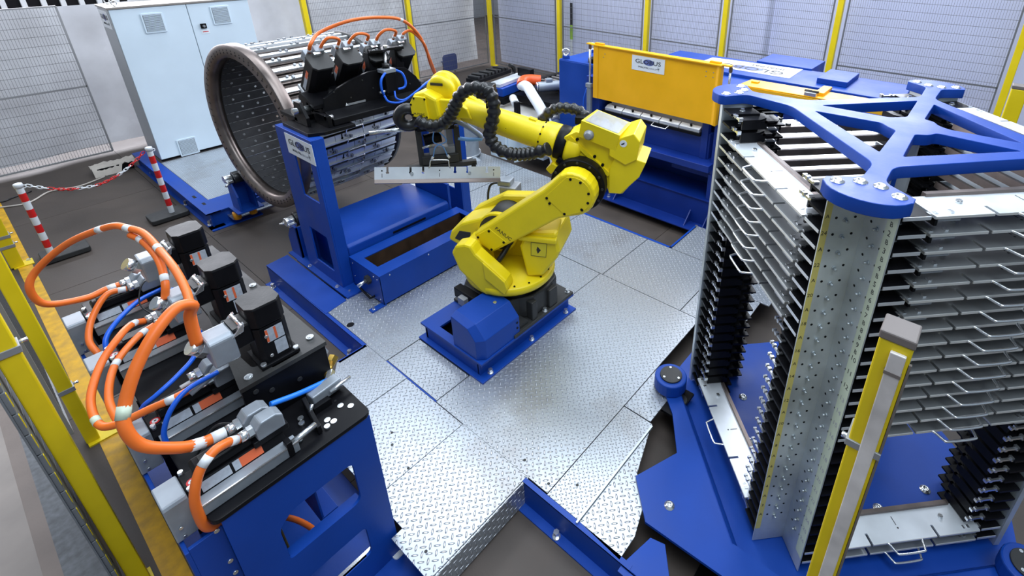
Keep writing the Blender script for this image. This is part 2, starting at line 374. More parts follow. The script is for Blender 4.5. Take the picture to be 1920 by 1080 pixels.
beam((4.17, 2.155), (4.74, 2.155), -1); beam((4.176, 2.16), (4.176, 4.1), 1)
bs = MB()
for x, y in ((1.50, 1.66), (1.48, 1.44), (1.58, 1.30), (0.80, 1.70), (1.02, 2.18), (1.05, 2.40), (1.1, 2.48)): bs.cyl((x, y, -0.001), (x, y, 0.0015), 0.009, 10)
part('hole', MB().cyl((1.473, 3.664, 0.0), (1.473, 3.664, 0.001), 0.03, 16), black, pf)
o = part('screw_holes', bs, dark, pf); o['kind'] = 'stuff'
part('beam_top', MB().bx(1.430, 1.4395, 2.46, 3.07, -0.03, -0.0005), blue, pf)
part('stand_base_plate', MB().prism([(1.405, 5.10, 0), (1.62, 5.13, 0), (1.62, 3.99, 0), (1.415, 3.955, 0)], (0, 0, 0.004)), blue, pf)

# ---------------------------------------------------------------- fences
def post(x, y, label, z1=2.65, r=0.045, foot=True, cap=False):
    t = thing('fence_post', label, 'post', (x, y, ZF), group=None)
    part('tube', MB().bx(x - r, x + r, y - r, y + r, ZF + 0.01, z1), fyellow, t, 0.006)
    if foot:
        part('base_plate', MB().bx(x - 0.03, x + 0.12, y - 0.07, y + 0.07, ZF, ZF + 0.012), fyellow, t)
        part('anchor_bolt', MB().hexb((x + 0.09, y + 0.04, ZF + 0.012), (0, 0, 1)), chrome, t)
    if cap: part('cap', MB().bx(x - r - 0.002, x + r + 0.002, y - r - 0.002, y + r + 0.002, z1, z1 + 0.025), post_cap, t, 0.004)
    return t
def mesh_panel(p, q, z0, z1, label, mid=1.08, frame_m=wire, pitch=0.032, hp=0.121, w=0.0034):
    p, q = Vector((*p, 0)), Vector((*q, 0)); L = (q - p).length; d = (q - p).normalized(); n = Vector((-d.y, d.x, 0))
    t = thing('mesh_panel', label, 'fence panel', ((p.x + q.x) / 2, (p.y + q.y) / 2, z0))
    fr = MB()
    for z in (z0, mid, z1):
        if z: fr.bar(p + Vector((0, 0, z)), q + Vector((0, 0, z)), 0.022, 0.022)
    for e in (p, q): fr.bar(e + Vector((0, 0, z0)), e + Vector((0, 0, z1)), 0.022, 0.022)
    part('panel_frame', fr, frame_m, t)
    wm = MB()
    k = int(L / pitch)
    for i in range(1, k):
        c = p + d * (L * i / k); a = [(c + d * s * w / 2 + n * u * w / 2) for s, u in ((-1, -1), (1, -1), (1, 1), (-1, 1))]
        wm.add([v + Vector((0, 0, z0)) for v in a] + [v + Vector((0, 0, z1)) for v in a], [(0, 1, 5, 4), (1, 2, 6, 5), (2, 3, 7, 6), (3, 0, 4, 7)])
    k = int((z1 - z0) / hp)
    for i in range(1, k):
        z = z0 + (z1 - z0) * i / k; wm.bar(p + Vector((0, 0, z)) + n * w, q + Vector((0, 0, z)) + n * w, w * 1.3, w * 1.3)
    o = part('wire_mesh', wm, wire, t); o['kind'] = 'stuff'
    return t
def sheet(p, q, z0, z1, label, m, amp=0.03, nx=40, nz=16, seed=0):
    rnd = random.Random(seed); p, q = Vector((*p, 0)), Vector((*q, 0)); d = (q - p); n = Vector((-d.y, d.x, 0)).normalized(); ph = [rnd.uniform(0, 6) for _ in range(6)]
    mb = MB(); V = []
    for k in range(2):
        for j in range(nz + 1):
            for i in range(nx + 1):
                a, b = i / nx, j / nz
                off = amp * (math.sin(7 * a + 3 * b + ph[0]) + 0.6 * math.sin(17 * a - 5 * b + ph[1]) + 0.5 * math.sin(9 * b + 4 * a + ph[2]) + 0.3 * math.sin(31 * a + ph[3] + 9 * b)) / 2 + 0.002 * k
                V.append(p + d * a + n * off + Vector((0, 0, z0 + (z1 - z0) * b)))
    F = []; st = (nx + 1) * (nz + 1)
    for k in range(2):
        for j in range(nz):
            for i in range(nx):
                a = k * st + j * (nx + 1) + i; f = (a, a + 1, a + nx + 2, a + nx + 1); F.append(f if k == 0 else f[::-1])
    mb.add(V, F, True)
    return solo('film_sheet', mb, m, label, 'plastic sheet')
RF = 9.15
ys = [10.33, 8.034, 5.694, 4.029, 2.115, -0.245]
post(9.13, 10.36, 'yellow fence post in the far corner behind the white conveyor machine')
post(RF, ys[1], 'yellow fence post just left of the blue tank with lifting eyes')
post(RF, ys[2], 'yellow fence post directly behind the left half of the big yellow guard')
post(RF, ys[3], 'yellow fence post rising behind the right end of the big yellow guard')
post(RF, ys[4], 'yellow fence post behind the large white sign lying on the blue press')
post(RF, ys[5], 'yellow fence post with a grey clamp at the far right edge of the photo', cap=False)
plabs = ['wire mesh fence panel in the far corner right of the corner post', 'wire mesh fence panel behind the blue tank with lifting eyes', 'wire mesh fence panel behind the middle of the big yellow guard',
         'wire mesh fence panel behind the blue press and its white top sign', 'wire mesh fence panel at the right above the blue spider frame']
for i in range(5): mesh_panel((RF - 0.02, ys[i] - 0.12), (RF - 0.02, ys[i + 1] + 0.10), -0.10, 2.62, plabs[i], 1.08)
sheet((RF + 0.12, 10.2), (RF + 0.12, 3.2), ZF + 0.12, 2.64, 'pale lavender plastic film hanging behind the left half of the right fence', film, 0.03, 60, 14, 3)
sheet((RF + 0.22, 3.3), (RF + 0.22, -2.2), ZF + 0.02, 2.64, 'pale lavender plastic film hanging behind the right fence above the rack', film, 0.03, 50, 14, 5)
post(4.63, 10.4, 'yellow fence post behind the top of the tool drum'); post(6.83, 10.4, 'yellow fence post crossed by the orange cable above the robot wrist')
mesh_panel((4.72, 10.42), (6.74, 10.42), -0.1, 2.62, 'wire mesh fence panel above the black servo motors of the drum', 1.08)
mesh_panel((6.92, 10.42), (9.03, 10.42), -0.1, 2.62, 'wire mesh fence panel left of the far corner post', 1.08)
sheet((2.2, 10.8), (9.0, 10.8), ZF + 0.15, 2.64, 'grey plastic film hanging behind the long back fence', filmg, 0.05, 60, 14, 8)
mesh_panel((-1.2, 10.35), (1.32, 10.35), -0.12, 2.02, 'wire mesh fence panel with a grey frame left of the white cabinet', 0.90, mat('grey_frame', (0.33, 0.33, 0.34), 0.5, 0.3))
sheet((-1.4, 10.58), (2.6, 10.58), ZF + 0.12, 2.0, 'crumpled grey plastic film behind the left fence panel', filmg, 0.07, 50, 20, 11)
# ---------------------------------------------------------------- white electrical cabinet on its plinth
pl = thing('cabinet_plinth', 'blue steel plinth with a tread plate deck under the white electrical cabinet', 'plinth', (2.3, 8.2, ZF))
part('deck_plate', MB().bx(1.565, 3.3, 7.10, 8.86, -0.02, 0.0), tread_45, pl)
part('side_beam', MB().bx(1.41, 1.56, 6.70, 9.6, -0.014, 0.0).bx(1.45, 1.465, 6.72, 9.6, ZF, -0.014).bx(1.41, 1.56, 6.66, 9.6, ZF, ZF + 0.012), blue, pl)
part('front_beam', MB().bx(1.41, 1.75, 6.70, 7.10, -0.014, 0.001).bx(1.47, 3.3, 6.74, 6.76, ZF, -0.014).bx(1.41, 1.95, 6.62, 6.76, ZF, ZF + 0.012), blue, pl)
part('end_plate', MB().bx(1.70, 3.3, 6.80, 7.10, ZF, -0.001), blue, pl)
for x, y in ((1.44, 7.6), (1.44, 6.80), (1.47, 9.1)): part('levelling_bolt', MB().hexb((x, y, ZF + 0.012), (0, 0, 1), 0.02, 0.05), chrome, pl)
part('slot', MB().bx(1.47, 1.50, 7.27, 7.36, 0.0, 0.0012), black, pl); part('slot', MB().bx(1.48, 1.51, 6.98, 7.06, 0.0, 0.0012), black, pl)
for x in (1.665, 1.835):
    g = part('guide_roller', MB().lathe((x, 6.55, -0.11), (0, 0, 1), [(0, 0.036), (0.004, 0.042), (0.09, 0.042), (0.094, 0.036)], 20), mat('polyurethane_orange', (0.62, 0.25, 0.01), 0.35) if 'polyurethane_orange' not in MATS else MATS['polyurethane_orange'], pl)
    part('roller_bolt', MB().hexb((x, 6.55, -0.016), (0, 0, 1), 0.018, 0.016), chrome, g)
part('roller_bracket', MB().bx(1.62, 2.1, 6.57, 6.75, -0.115, -0.100), steel, pl)

cb = thing('electrical_cabinet', 'tall pale white two-door electrical cabinet at the back left', 'cabinet', (2.38, 9.15, 0))
X0, X1, Y0, Y1, ZT = 1.585, 3.18, 8.88, 9.42, 2.075
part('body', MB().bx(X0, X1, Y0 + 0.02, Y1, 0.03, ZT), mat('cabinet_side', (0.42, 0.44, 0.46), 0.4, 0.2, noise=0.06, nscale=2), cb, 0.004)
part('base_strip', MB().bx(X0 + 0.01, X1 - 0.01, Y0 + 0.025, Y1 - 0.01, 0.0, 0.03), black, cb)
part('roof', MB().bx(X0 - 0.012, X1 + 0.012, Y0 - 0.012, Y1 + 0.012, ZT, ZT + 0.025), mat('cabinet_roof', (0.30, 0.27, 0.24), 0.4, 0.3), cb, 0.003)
def grille(cx, cz, par, w=0.235, h=0.255):
    g = part('vent_frame', MB().prism([(cx + a, Y0, cz + b) for a, b in rrect(0, 0, w, h, 0.015)], (0, -0.012, 0)), cabw, par, 0.003)
    n = 16; m = MB()
    for i in range(n):
        z = cz - h * 0.39 + i * h * 0.78 / (n - 1); m.bx(cx - w * 0.4, cx + w * 0.4, Y0 - 0.017, Y0 - 0.011, z - 0.0035, z + 0.002)
    o = part('slats', m, cabw, g); o['kind'] = 'stuff'
    part('mesh_back', MB().bx(cx - w * 0.42, cx + w * 0.42, Y0 - 0.0125, Y0 - 0.0121, cz - h * 0.42, cz + h * 0.42), wgrey, g)
dl = part('door', MB().bx(X0 + 0.004, 2.405, Y0, Y0 + 0.02, 0.035, ZT - 0.004), cabw, cb, 0.004)
dr = part('door', MB().bx(2.413, X1 - 0.004, Y0, Y0 + 0.02, 0.035, ZT - 0.004), cabw, cb, 0.004)
grille(2.00, 1.87, dl); grille(2.79, 1.89, dr); grille(1.93, 0.135, dl)
k = part('main_switch', MB().bx(2.505, 2.575, Y0 - 0.022, Y0, 1.735, 1.80), black, dr, 0.004)
part('switch_knob', MB().cyl((2.54, Y0 - 0.022, 1.768), (2.54, Y0 - 0.04, 1.768), 0.016, 12).bx(2.535, 2.545, Y0 - 0.046, Y0 - 0.03, 1.75, 1.785), motgrey, k)
wlab = part('warning_label', MB().bx(2.50, 2.60, Y0 - 0.002, Y0, 1.66, 1.715), signw, dr); part('red_stripe', MB().bx(2.515, 2.585, Y0 - 0.003, Y0 - 0.002, 1.682, 1.692), red, wlab)
logo_sign(cb, frame((X0 - 0.001, 9.18, 1.93), (0, -1, 0), (0, 0, 1)), 0.42, 0.22)
for x, y in ((X0 + 0.1, Y0 + 0.1), (X0 + 0.1, Y1 - 0.1), (X1 - 0.1, Y0 + 0.1)):
    part('eyebolt', MB().tube([(x + 0.028 * math.cos(a), y, ZT + 0.065 + 0.028 * math.sin(a)) for a in [2 * PI * i / 16 for i in range(16)]], 0.008, 8, closed=True).cyl((x, y, ZT + 0.025), (x, y, ZT + 0.04), 0.014, 10), chrome, cb)

# ---------------------------------------------------------------- low bench, cloth and floor cable by the back fence
bn = MB().bx(0.98, 1.38, 9.55, 9.75, ZF, ZF + 0.10)
solo('floor_duct', bn, black, 'black cable duct box on the floor left of the cabinet plinth', 'duct', 0.005)
cl = MB(); V = []
for j in range(9):
    for i in range(15):
        x = 0.93 + 0.5 * i / 14; y = 9.50 + 0.27 * j / 8; z = ZF + 0.115 + 0.012 * math.sin(9 * i * 0.3 + j) + 0.01 * math.sin(j * 1.3 + i * 0.8)
        if j < 2 and i < 9: z -= 0.06 * (2 - j)
        V.append((x, y, z))
cl.add(V + [(x, y, z - 0.006) for x, y, z in V], [(j * 15 + i, j * 15 + i + 1, j * 15 + i + 16, j * 15 + i + 15) for j in range(8) for i in range(14)] + [(135 + j * 15 + i + 15, 135 + j * 15 + i + 16, 135 + j * 15 + i + 1, 135 + j * 15 + i) for j in range(8) for i in range(14)], True)
solo('cloth', cl, mat('beige_cloth', (0.50, 0.45, 0.40), 0.8, noise=0.1), 'crumpled beige cloth lying on the black duct beside the cabinet', 'cloth')
for n, (pts, lb) in enumerate([([(1.02, 9.45, ZF + 0.012), (0.72, 9.33, ZF + 0.012), (0.45, 9.42, ZF + 0.012), (0.2, 9.2, ZF + 0.012), (-0.15, 9.35, ZF + 0.012), (-0.6, 9.3, ZF + 0.012)], 'thin beige cable snaking over the floor along the left fence panel'),
                          ([(0.30, 9.62, ZF + 0.012), (0.12, 9.55, ZF + 0.012), (0.0, 9.5, ZF + 0.012), (-0.4, 9.62, ZF + 0.012)], 'short black cable on the floor under the left fence panel')]):
    solo('floor_cable', MB().tube(smoothpath(pts), 0.010, 8), (MATS['beige_cloth'], rubber)[n], lb, 'cable')

# ---------------------------------------------------------------- barrier posts and chain
def stanchion(x, y, top, label, ox=0.10):
    t = thing('barrier_post', label, 'barrier post', (x, y, ZF), group='chained barrier posts')
    part('base', MB().prism([(x + a, y + b, ZF + 0.01) for a, b in rrect(ox, 0.02, 0.38, 0.27, 0.03)], (0, 0, 0.055)), dark, t, 0.008)
    n = 9; z0 = ZF + 0.065
    for i in range(n):
        a, b = z0 + (top - z0) * i / n, z0 + (top - z0) * (i + 1) / n
        part('band', MB().cyl((x, y, a), (x, y, b), 0.0285, 20, caps=False), white if i % 2 == 0 else red, t, label='white band' if i % 2 == 0 else 'red band')
    part('cap', MB().lathe((x, y, top), (0, 0, 1), [(-0.03, 0.034), (0.0, 0.036), (0.012, 0.034), (0.018, 0.02), (0.019, 0.001)], 20), white, t)
    part('chain_hook', MB().tube([(x + 0.035 + 0.016 * math.cos(a), y, top - 0.03 + 0.016 * math.sin(a)) for a in [2 * PI * i / 10 for i in range(10)]], 0.005, 6, closed=True), white, t)
stanchion(0.16, 7.30, 0.675, 'red and white barrier post at the left with a black base beside the yellow line')
stanchion(1.245, 7.40, 0.70, 'red and white barrier post standing beside the blue cabinet plinth', -0.04)
ch = thing('barrier_chain', 'red and white plastic chain hanging between the two barrier posts', 'chain', (0.7, 7.35, 0.45))
lk = {}
for nm, m in (('r', red), ('w', white)):
    lp = [Vector((0.026 * (1 if math.cos(a) > 0 else -1) * 0.5 + 0.013 * math.cos(a) , 0.013 * math.sin(a), 0)) for a in [2 * PI * i / 14 + 0.01 for i in range(14)]]
    lk[nm] = MB().tube(lp, 0.0045, 6, closed=True).mesh('chain_link', m)
pa = smoothpath([(0.212, 7.305, 0.65), (0.32, 7.32, 0.575), (0.50, 7.335, 0.485), (0.72, 7.35, 0.45), (0.92, 7.37, 0.50), (1.10, 7.39, 0.60), (1.20, 7.395, 0.68)], 12)
acc = 0; last = pa[0]; k = 0
for i in range(1, len(pa)):
    acc += (pa[i] - pa[i - 1]).length
    if acc >= 0.034:
        acc = 0; d = (pa[i] - last).normalized(); c = (pa[i] + last) / 2; x, y, _ = basis(d)
        o = link('chain_link', lk['w' if (k % 10) < 4 else 'r'], ch)
        yy = x if k % 2 else y; zz = d.cross(yy)
        o.matrix_local = INV[ch.name] @ Matrix(((d.x, yy.x, zz.x, c.x), (d.y, yy.y, zz.y, c.y), (d.z, yy.z, zz.z, c.z), (0, 0, 0, 1)))
        o['label'] = 'white link' if (k % 10) < 4 else 'red link'; last = pa[i]; k += 1

# ---------------------------------------------------------------- tool drum
DM = Matrix.Translation((1.8, 5.79, 1.14)) @ Matrix.Rotation(0.083, 4, 'Z')
dr_ = thing('tool_drum', 'large open steel tool drum with a bored front ring, lying on rollers', 'tool drum', mtx=DM)
def dpart(name, mb, m, bevel=0.0, par=None): return part(name, mb, m, par or dr_, bevel, local=True)
dpart('front_ring', MB().lathe((0, 0, 0), (1, 0, 0), [(0.0, 0.735), (0.0, 0.856), (0.006, 0.862), (0.10, 0.862), (0.106, 0.856), (0.106, 0.735)], 96, closed=True), ringsteel)
dpart('rear_ring', MB().lathe((1.14, 0, 0), (1, 0, 0), [(0.0, 0.70), (0.0, 0.83), (0.05, 0.83), (0.05, 0.70)], 72, closed=True), dark)
hb = MB()
for i in range(66):
    for r, rr in ((0.782, 0.0095), (0.808, 0.0075)):
        a = 2 * PI * i / 66; hb.cyl((-0.0015, r * math.cos(a), r * math.sin(a)), (0.002, r * math.cos(a), r * math.sin(a)), rr, 8)
o = dpart('ring_holes', hb, black); o['kind'] = 'stuff'
NS = 44
dstave = MB(); wst = 2 * PI * 0.735 / NS / 2 - 0.003
dstave.bx(0.10, 1.15, -wst, wst, 0.722, 0.745)
stave_me = dstave.mesh('stave', stavesteel)
bo = MB()
for i in range(6): bo.cyl((0.2 + i * 0.165, 0, 0.7225), (0.2 + i * 0.165, 0, 0.7195), 0.014, 8)
boltA = bo.mesh('stave_bolts', chrome)
bo = MB()
for i in range(6): bo.cyl((0.28 + i * 0.165, 0, 0.7225), (0.28 + i * 0.165, 0, 0.7195), 0.014, 8)
boltB = bo.mesh('stave_bolts', chrome)
rail_me = MB().bx(0.106, 1.14, -0.036, 0.036, 0.745, 0.80).mesh('rail', ringsteel)
edge_me = MB().bx(0.106, 1.14, wst - 0.002, wst + 0.002, 0.718, 0.73).mesh('stave_edge', steel)
def drum_tool(v):
    m = MB(); cuts = [(0.13, 0.40), (0.405, 0.72), (0.725, 0.93), (0.935, 1.12)] if v else [(0.13, 0.30), (0.305, 0.60), (0.605, 0.86), (0.865, 1.12)]
    for a, b in cuts: m.bx(a, b, -0.046, 0.046, 0.806 if v else 0.812, 0.820 if v else 0.826)
    m.bx(0.13, 1.12, -0.03, -0.018, 0.80, 0.842); return m.mesh('tool_plate', brightbar if v else zinc)
def tool_fit(v):
    m = MB()
    for x in ((0.2, 0.52, 0.84) if v else (0.34, 0.66, 0.98)):
        m.cyl((x, 0.016, 0.82), (x, 0.016, 0.84), 0.013, 8); m.bx(x + 0.04, x + 0.062, -0.012, 0.016, 0.82, 0.842)
    return m.mesh('clamp_blocks', motgrey)
def tool_notch(v):
    m = MB()
    for x in ((0.25, 0.47, 0.85) if v else (0.35, 0.72, 1.0)):
        m.bx(x, x + 0.014, 0.0, 0.047, 0.8205 if v else 0.8265, 0.8215 if v else 0.8275); m.cyl((x + 0.007, 0.0, 0.8205 if v else 0.8265), (x + 0.007, 0.0, 0.8215 if v else 0.8275), 0.013, 10)
    return m.mesh('keyholes', black)
TP = [drum_tool(0), drum_tool(1)]; TF = [tool_fit(0), tool_fit(1)]; TN = [tool_notch(0), tool_notch(1)]
hd_me = MB().tube(smoothpath([(0.52, 0.03, 0.825), (0.525, 0.075, 0.835), (0.54, 0.088, 0.838), (0.70, 0.088, 0.838), (0.715, 0.075, 0.835), (0.72, 0.03, 0.825)], 4), 0.006, 6).mesh('handle', chrome)
strip_me = [MB().bx(0.106, 1.13, -0.022 + 0.008 * v, 0.016, 0.80, 0.826).mesh('tool_plate', (brightbar, zinc)[v]) for v in (0, 1)]
rod_me = MB().cyl((0.106, 0.045, 0.79), (1.13, 0.045, 0.79), 0.016, 10).mesh('guide_rod', ringsteel)
for i in range(NS):
    a = 2 * PI * (i + 0.5) / NS; v = i % 2; wide = 1.15 < a < 2.75
    def pl_(nm, me, par):
        o = bpy.data.objects.new(nm, me); COL.objects.link(o); o.parent = par
        if par is dr_: o.rotation_euler = (a, 0, 0)
        return o
    s = pl_('stave', stave_me, dr_); pl_('stave_bolts', (boltA, boltB)[v], s); pl_('stave_edge', edge_me, s)
    pl_('rail', rail_me, dr_)
    t = pl_('tool_plate', TP[v] if wide else strip_me[v], dr_); f = pl_('clamp_blocks', TF[v], t); f['kind'] = 'stuff'; 
    if wide: f = pl_('keyholes', TN[v], t); f['kind'] = 'stuff'; pl_('handle', hd_me, t)
    else: pl_('guide_rod', rod_me, dr_)
# roller stands that carry the ring
def roller_stand(x, y, s, label, z0=0.0):
    t = thing('roller_stand', label, 'roller stand', (x, y, z0), group='drum roller stands')
    zt = 0.36
    part('bracket', MB().prism([(x, y + 0.09 * s, z0), (x, y - 0.13 * s, z0), (x, y - 0.13 * s, 0.20), (x, y - 0.02 * s, zt), (x, y + 0.09 * s, zt)], (0.022, 0, 0))
         .prism([(x + 0.17, y + 0.09 * s, z0), (x + 0.17, y - 0.13 * s, z0), (x + 0.17, y - 0.13 * s, 0.20), (x + 0.17, y - 0.02 * s, zt), (x + 0.17, y + 0.09 * s, zt)], (0.022, 0, 0)).bx(x, x + 0.19, y + 0.075 * s, y + 0.09 * s, z0, zt), blue, t, 0.003)
    part('base_plate', MB().bx(x - 0.04, x + 0.24, y - 0.15, y + 0.13, z0, z0 + 0.014), blue, t)
    part('bearing_block', MB().bx(x - 0.03, x + 0.04, y - 0.05, y + 0.09, zt, zt + 0.03).cyl((x - 0.035, y + 0.02, zt + 0.04), (x + 0.045, y + 0.02, zt + 0.04), 0.045, 20), chrome, t, 0.003)
    part('roller', MB().cyl((x + 0.05, y - 0.01 * s, zt + 0.04), (x + 0.19, y - 0.01 * s, zt + 0.04), 0.072, 28), rubber, t, 0.004)
    part('clamp_screw', MB().cyl((x - 0.01, y - 0.06 * s, zt + 0.012), (x - 0.06, y - 0.10 * s, zt + 0.0), 0.012, 8), chrome, t)
roller_stand(1.68, 6.55, 1, 'blue roller stand with a silver bearing at the cabinet side of the drum ring')
roller_stand(1.68, 5.02, -1, 'blue roller stand with a silver bearing left of the blue press column')
# ---------------------------------------------------------------- blue press frame beside the drum, with its black servo gantry
fr = thing('drum_press_frame', 'blue portal frame with a black servo gantry standing over the near side of the drum', 'press frame', (2.4, 4.4, 0))
def win_plate(x, ys, zs, wins, th):      # plate in the x = const plane with rectangular windows, built from bars
    y0, y1 = ys; z0, z1 = zs; m = MB(); yc = sorted({y0, y1, *[w[0] for w in wins], *[w[1] for w in wins]}); zc = sorted({z0, z1, *[w[2] for w in wins], *[w[3] for w in wins]})
    ny, nz = len(yc) - 1, len(zc) - 1
    solid = lambda i, j: 0 <= i < ny and 0 <= j < nz and not any(w[0] <= (yc[i] + yc[i + 1]) / 2 <= w[1] and w[2] <= (zc[j] + zc[j + 1]) / 2 <= w[3] for w in wins)
    ix = {}
    def V(i, j, k):
        if (i, j, k) not in ix: ix[(i, j, k)] = len(m.v); m.v.append(Vector((x + th * k, yc[i], zc[j])))
        return ix[(i, j, k)]
    for i in range(ny):
        for j in range(nz):
            if not solid(i, j): continue
            m.f.append((V(i, j, 0), V(i, j + 1, 0), V(i + 1, j + 1, 0), V(i + 1, j, 0))); m.f.append((V(i, j, 1), V(i + 1, j, 1), V(i + 1, j + 1, 1), V(i, j + 1, 1)))
            if not solid(i - 1, j): m.f.append((V(i, j, 0), V(i, j, 1), V(i, j + 1, 1), V(i, j + 1, 0)))
            if not solid(i + 1, j): m.f.append((V(i + 1, j, 0), V(i + 1, j + 1, 0), V(i + 1, j + 1, 1), V(i + 1, j, 1)))
            if not solid(i, j - 1): m.f.append((V(i, j, 0), V(i + 1, j, 0), V(i + 1, j, 1), V(i, j, 1)))
            if not solid(i, j + 1): m.f.append((V(i, j + 1, 0), V(i, j + 1, 1), V(i + 1, j + 1, 1), V(i + 1, j + 1, 0)))
    m.sm = [False] * len(m.f); return m
for xc, wn in ((1.685, [(4.25, 4.53, 0.86, 1.24), (4.27, 4.59, 0.15, 0.51)]), (3.10, [(4.28, 4.66, 0.45, 1.34)])):
    c_ = part('column', win_plate(xc, (4.16, 4.80), (0.0, 1.455), wn, 0.014), blue, fr, 0.003)
    part('column_flange', MB().bx(xc + 0.014, xc + 0.11, 4.16, 4.172, 0.0, 1.455), blue, c_, 0.003); part('column_flange', MB().bx(xc + 0.014, xc + 0.11, 4.788, 4.80, 0.0, 1.455), blue, c_, 0.003)
    part('column_top', MB().bx(xc + 0.014, xc + 0.11, 4.172, 4.788, 1.443, 1.455), blue, c_)
part('base_plate', MB().bx(1.632, 3.4, 4.15, 4.95, 0.0, 0.016).bx(1.632, 1.78, 3.995, 4.15, 0.0, 0.016), blue, fr)
part('table', MB().prism([(1.80, 4.16, 0.016), (1.80, 4.16, 0.385), (1.80, 4.19, 0.405), (1.80, 4.90, 0.405), (1.80, 4.90, 0.016)], (1.12, 0, 0)), blue, fr, 0.012)
part('gusset', MB().bx(2.92, 2.95, 4.16, 4.75, 0.016, 0.60), blue, fr, 0.004)
part('slot', MB().bx(2.25, 2.62, 4.252, 4.262, 0.33, 0.3305).bx(2.25, 2.62, 4.155, 4.1595, 0.325, 0.345), black, fr)
for y, z in ((4.22, 0.03), (4.74, 0.03)): part('foot_bolt', MB().hexb((1.66, y, 0.016), (0, 0, 1), 0.014), chrome, fr)
logo_sign(fr, frame((1.684, 4.385, 1.335), (0, -1, 0), (0, 0, 1)), 0.48, 0.185)
# gantry
part('bearing_plate', MB().prism([(x, y, 1.456) for x, y in ((1.72, 4.26), (1.83, 4.20), (2.10, 4.20), (2.10, 4.72), (1.72, 4.72))], (0, 0, 0.03)), black, fr, 0.004)
part('bearing_plate', MB().bx(2.86, 3.20, 4.20, 4.72, 1.456, 1.486), black, fr, 0.004)
part('lower_beam', MB().prism([(1.95, 4.26, 1.49), (1.95, 4.26, 1.545), (1.95, 4.50, 1.62), (1.95, 4.66, 1.62), (1.95, 4.66, 1.49)], (1.10, 0, 0)), black, fr, 0.006)
part('bearing_bracket', MB().prism([(1.80, 4.42, 1.486), (1.80, 4.42, 1.56), (1.80, 4.50, 1.68), (1.80, 4.60, 1.68), (1.80, 4.66, 1.486)], (0.03, 0, 0)), black, fr, 0.004)
part('bearing_bracket', MB().bx(1.90, 1.935, 4.26, 4.50, 1.486, 1.585), black, fr, 0.004)
part('pivot_pin', MB().cyl((1.76, 4.56, 1.60), (1.96, 4.56, 1.60), 0.028, 16), steel, fr)
part('pivot_pin', MB().cyl((1.90, 4.30, 1.565), (1.965, 4.30, 1.565), 0.02, 12), chrome, fr)
arch = [(2.0, 1.50), (1.945, 1.56), (1.97, 1.70), (2.10, 1.765), (2.25, 1.82), (2.40, 1.85), (2.62, 1.855), (2.78, 1.82), (2.88, 1.72), (2.96, 1.56), (2.92, 1.48)]
part('side_plate', MB().prism([(x, 4.395, z) for x, z in arch], (0, 0.028, 0)), black, fr, 0.003)
part('side_plate', MB().prism([(x - 0.04, 4.62, z + 0.03) for x, z in arch], (0, 0.028, 0)), black, fr, 0.003)
part('cross_plate', MB().prism([(1.88, 4.42, 1.62), (1.88, 4.62, 1.70), (1.88, 4.62, 1.73), (1.88, 4.42, 1.65)], (1.06, 0, 0)), black, fr)
part('maker_label', MB().bx(2.16, 2.33, 4.3945, 4.395, 1.593, 1.612).bx(2.165, 2.325, 4.394, 4.3945, 1.596, 1.609), motgrey, fr)
part('label_mark', MB().prism([(2.14, 4.393, 1.597), (2.165, 4.393, 1.597), (2.15, 4.393, 1.622)], (0, 0.001, 0)), white, fr)
bm = []
for x, z in ((2.06, 1.74), (2.20, 1.66), (2.33, 1.79), (2.55, 1.60), (2.66, 1.79), (2.80, 1.66), (2.42, 1.70)): part('bolt', MB().cyl((x, 4.395, z), (x, 4.389, z), 0.007, 8), dark, fr)
tl = math.radians(38); dT = Vector((0, -math.sin(tl), math.cos(tl))); dX = Vector((1, 0, 0)); dY = Vector((0, math.cos(tl), math.sin(tl)))
def gantry_motor(x, ln, yb=4.78, zb=1.60):
    B = Vector((x, yb, zb)); mo = part('servo_motor', MB().prism([B + dX * a + dY * b for a, b in [(-0.09, -0.06), (-0.06, -0.09), (0.06, -0.09), (0.09, -0.06), (0.09, 0.06), (0.06, 0.09), (-0.06, 0.09), (-0.09, 0.06)]], dT * ln), black, fr, 0.004)
    part('motor_cap', MB().prism([B + dT * ln + dX * a + dY * b for a, b in [(-0.094, -0.064), (-0.064, -0.096), (0.064, -0.096), (0.096, -0.064), (0.096, 0.064), (0.064, 0.096), (-0.064, 0.096), (-0.094, 0.064)]], dT * 0.02), dark, mo, 0.003)
    part('connector_box', MB().obx(B + dT * (ln - 0.03) - dX * 0.03 + dY * 0.11, dX, dY, dT, (0.05, 0.035, 0.045)), alu, mo, 0.006)
    part('connector_box', MB().obx(B + dT * (ln + 0.02) + dX * 0.03 + dY * 0.10, dX, dY, dT, (0.04, 0.035, 0.04)), alu, mo, 0.006)
    part('clip', MB().obx(B + dT * (ln + 0.03) + dY * 0.055, dX, dY, dT, (0.03, 0.012, 0.02)), chrome, mo)
    part('rating_label', MB().obx(B + dT * (ln * 0.55) - dX * 0.0907, dT, dY, dX, (0.085, 0.022, 0.0005)), lblgrey, mo)
    part('warning_label', MB().obx(B + dT * (ln * 0.72) - dX * 0.0913, dT, dY, dX, (0.04, 0.018, 0.0005)), lblor, mo)
    part('motor_bracket', MB().obx(B + dT * 0.14 - dY * 0.01, dX, dY, dT, (0.10, 0.095, 0.018)), white if x < 2.4 else black, mo, 0.004)
    part('ball_screw_housing', MB().cyl(B + dT * 0.10, B - dT * 0.12, 0.062, 20), black, mo)
gx = (2.03, 2.29, 2.56, 2.84)
for i, x in enumerate(gx): gantry_motor(x, 0.50 if i < 2 else 0.47)
part('motor_bracket', MB().bx(1.80, 1.98, 4.60, 4.92, 1.50, 1.53), black, fr)
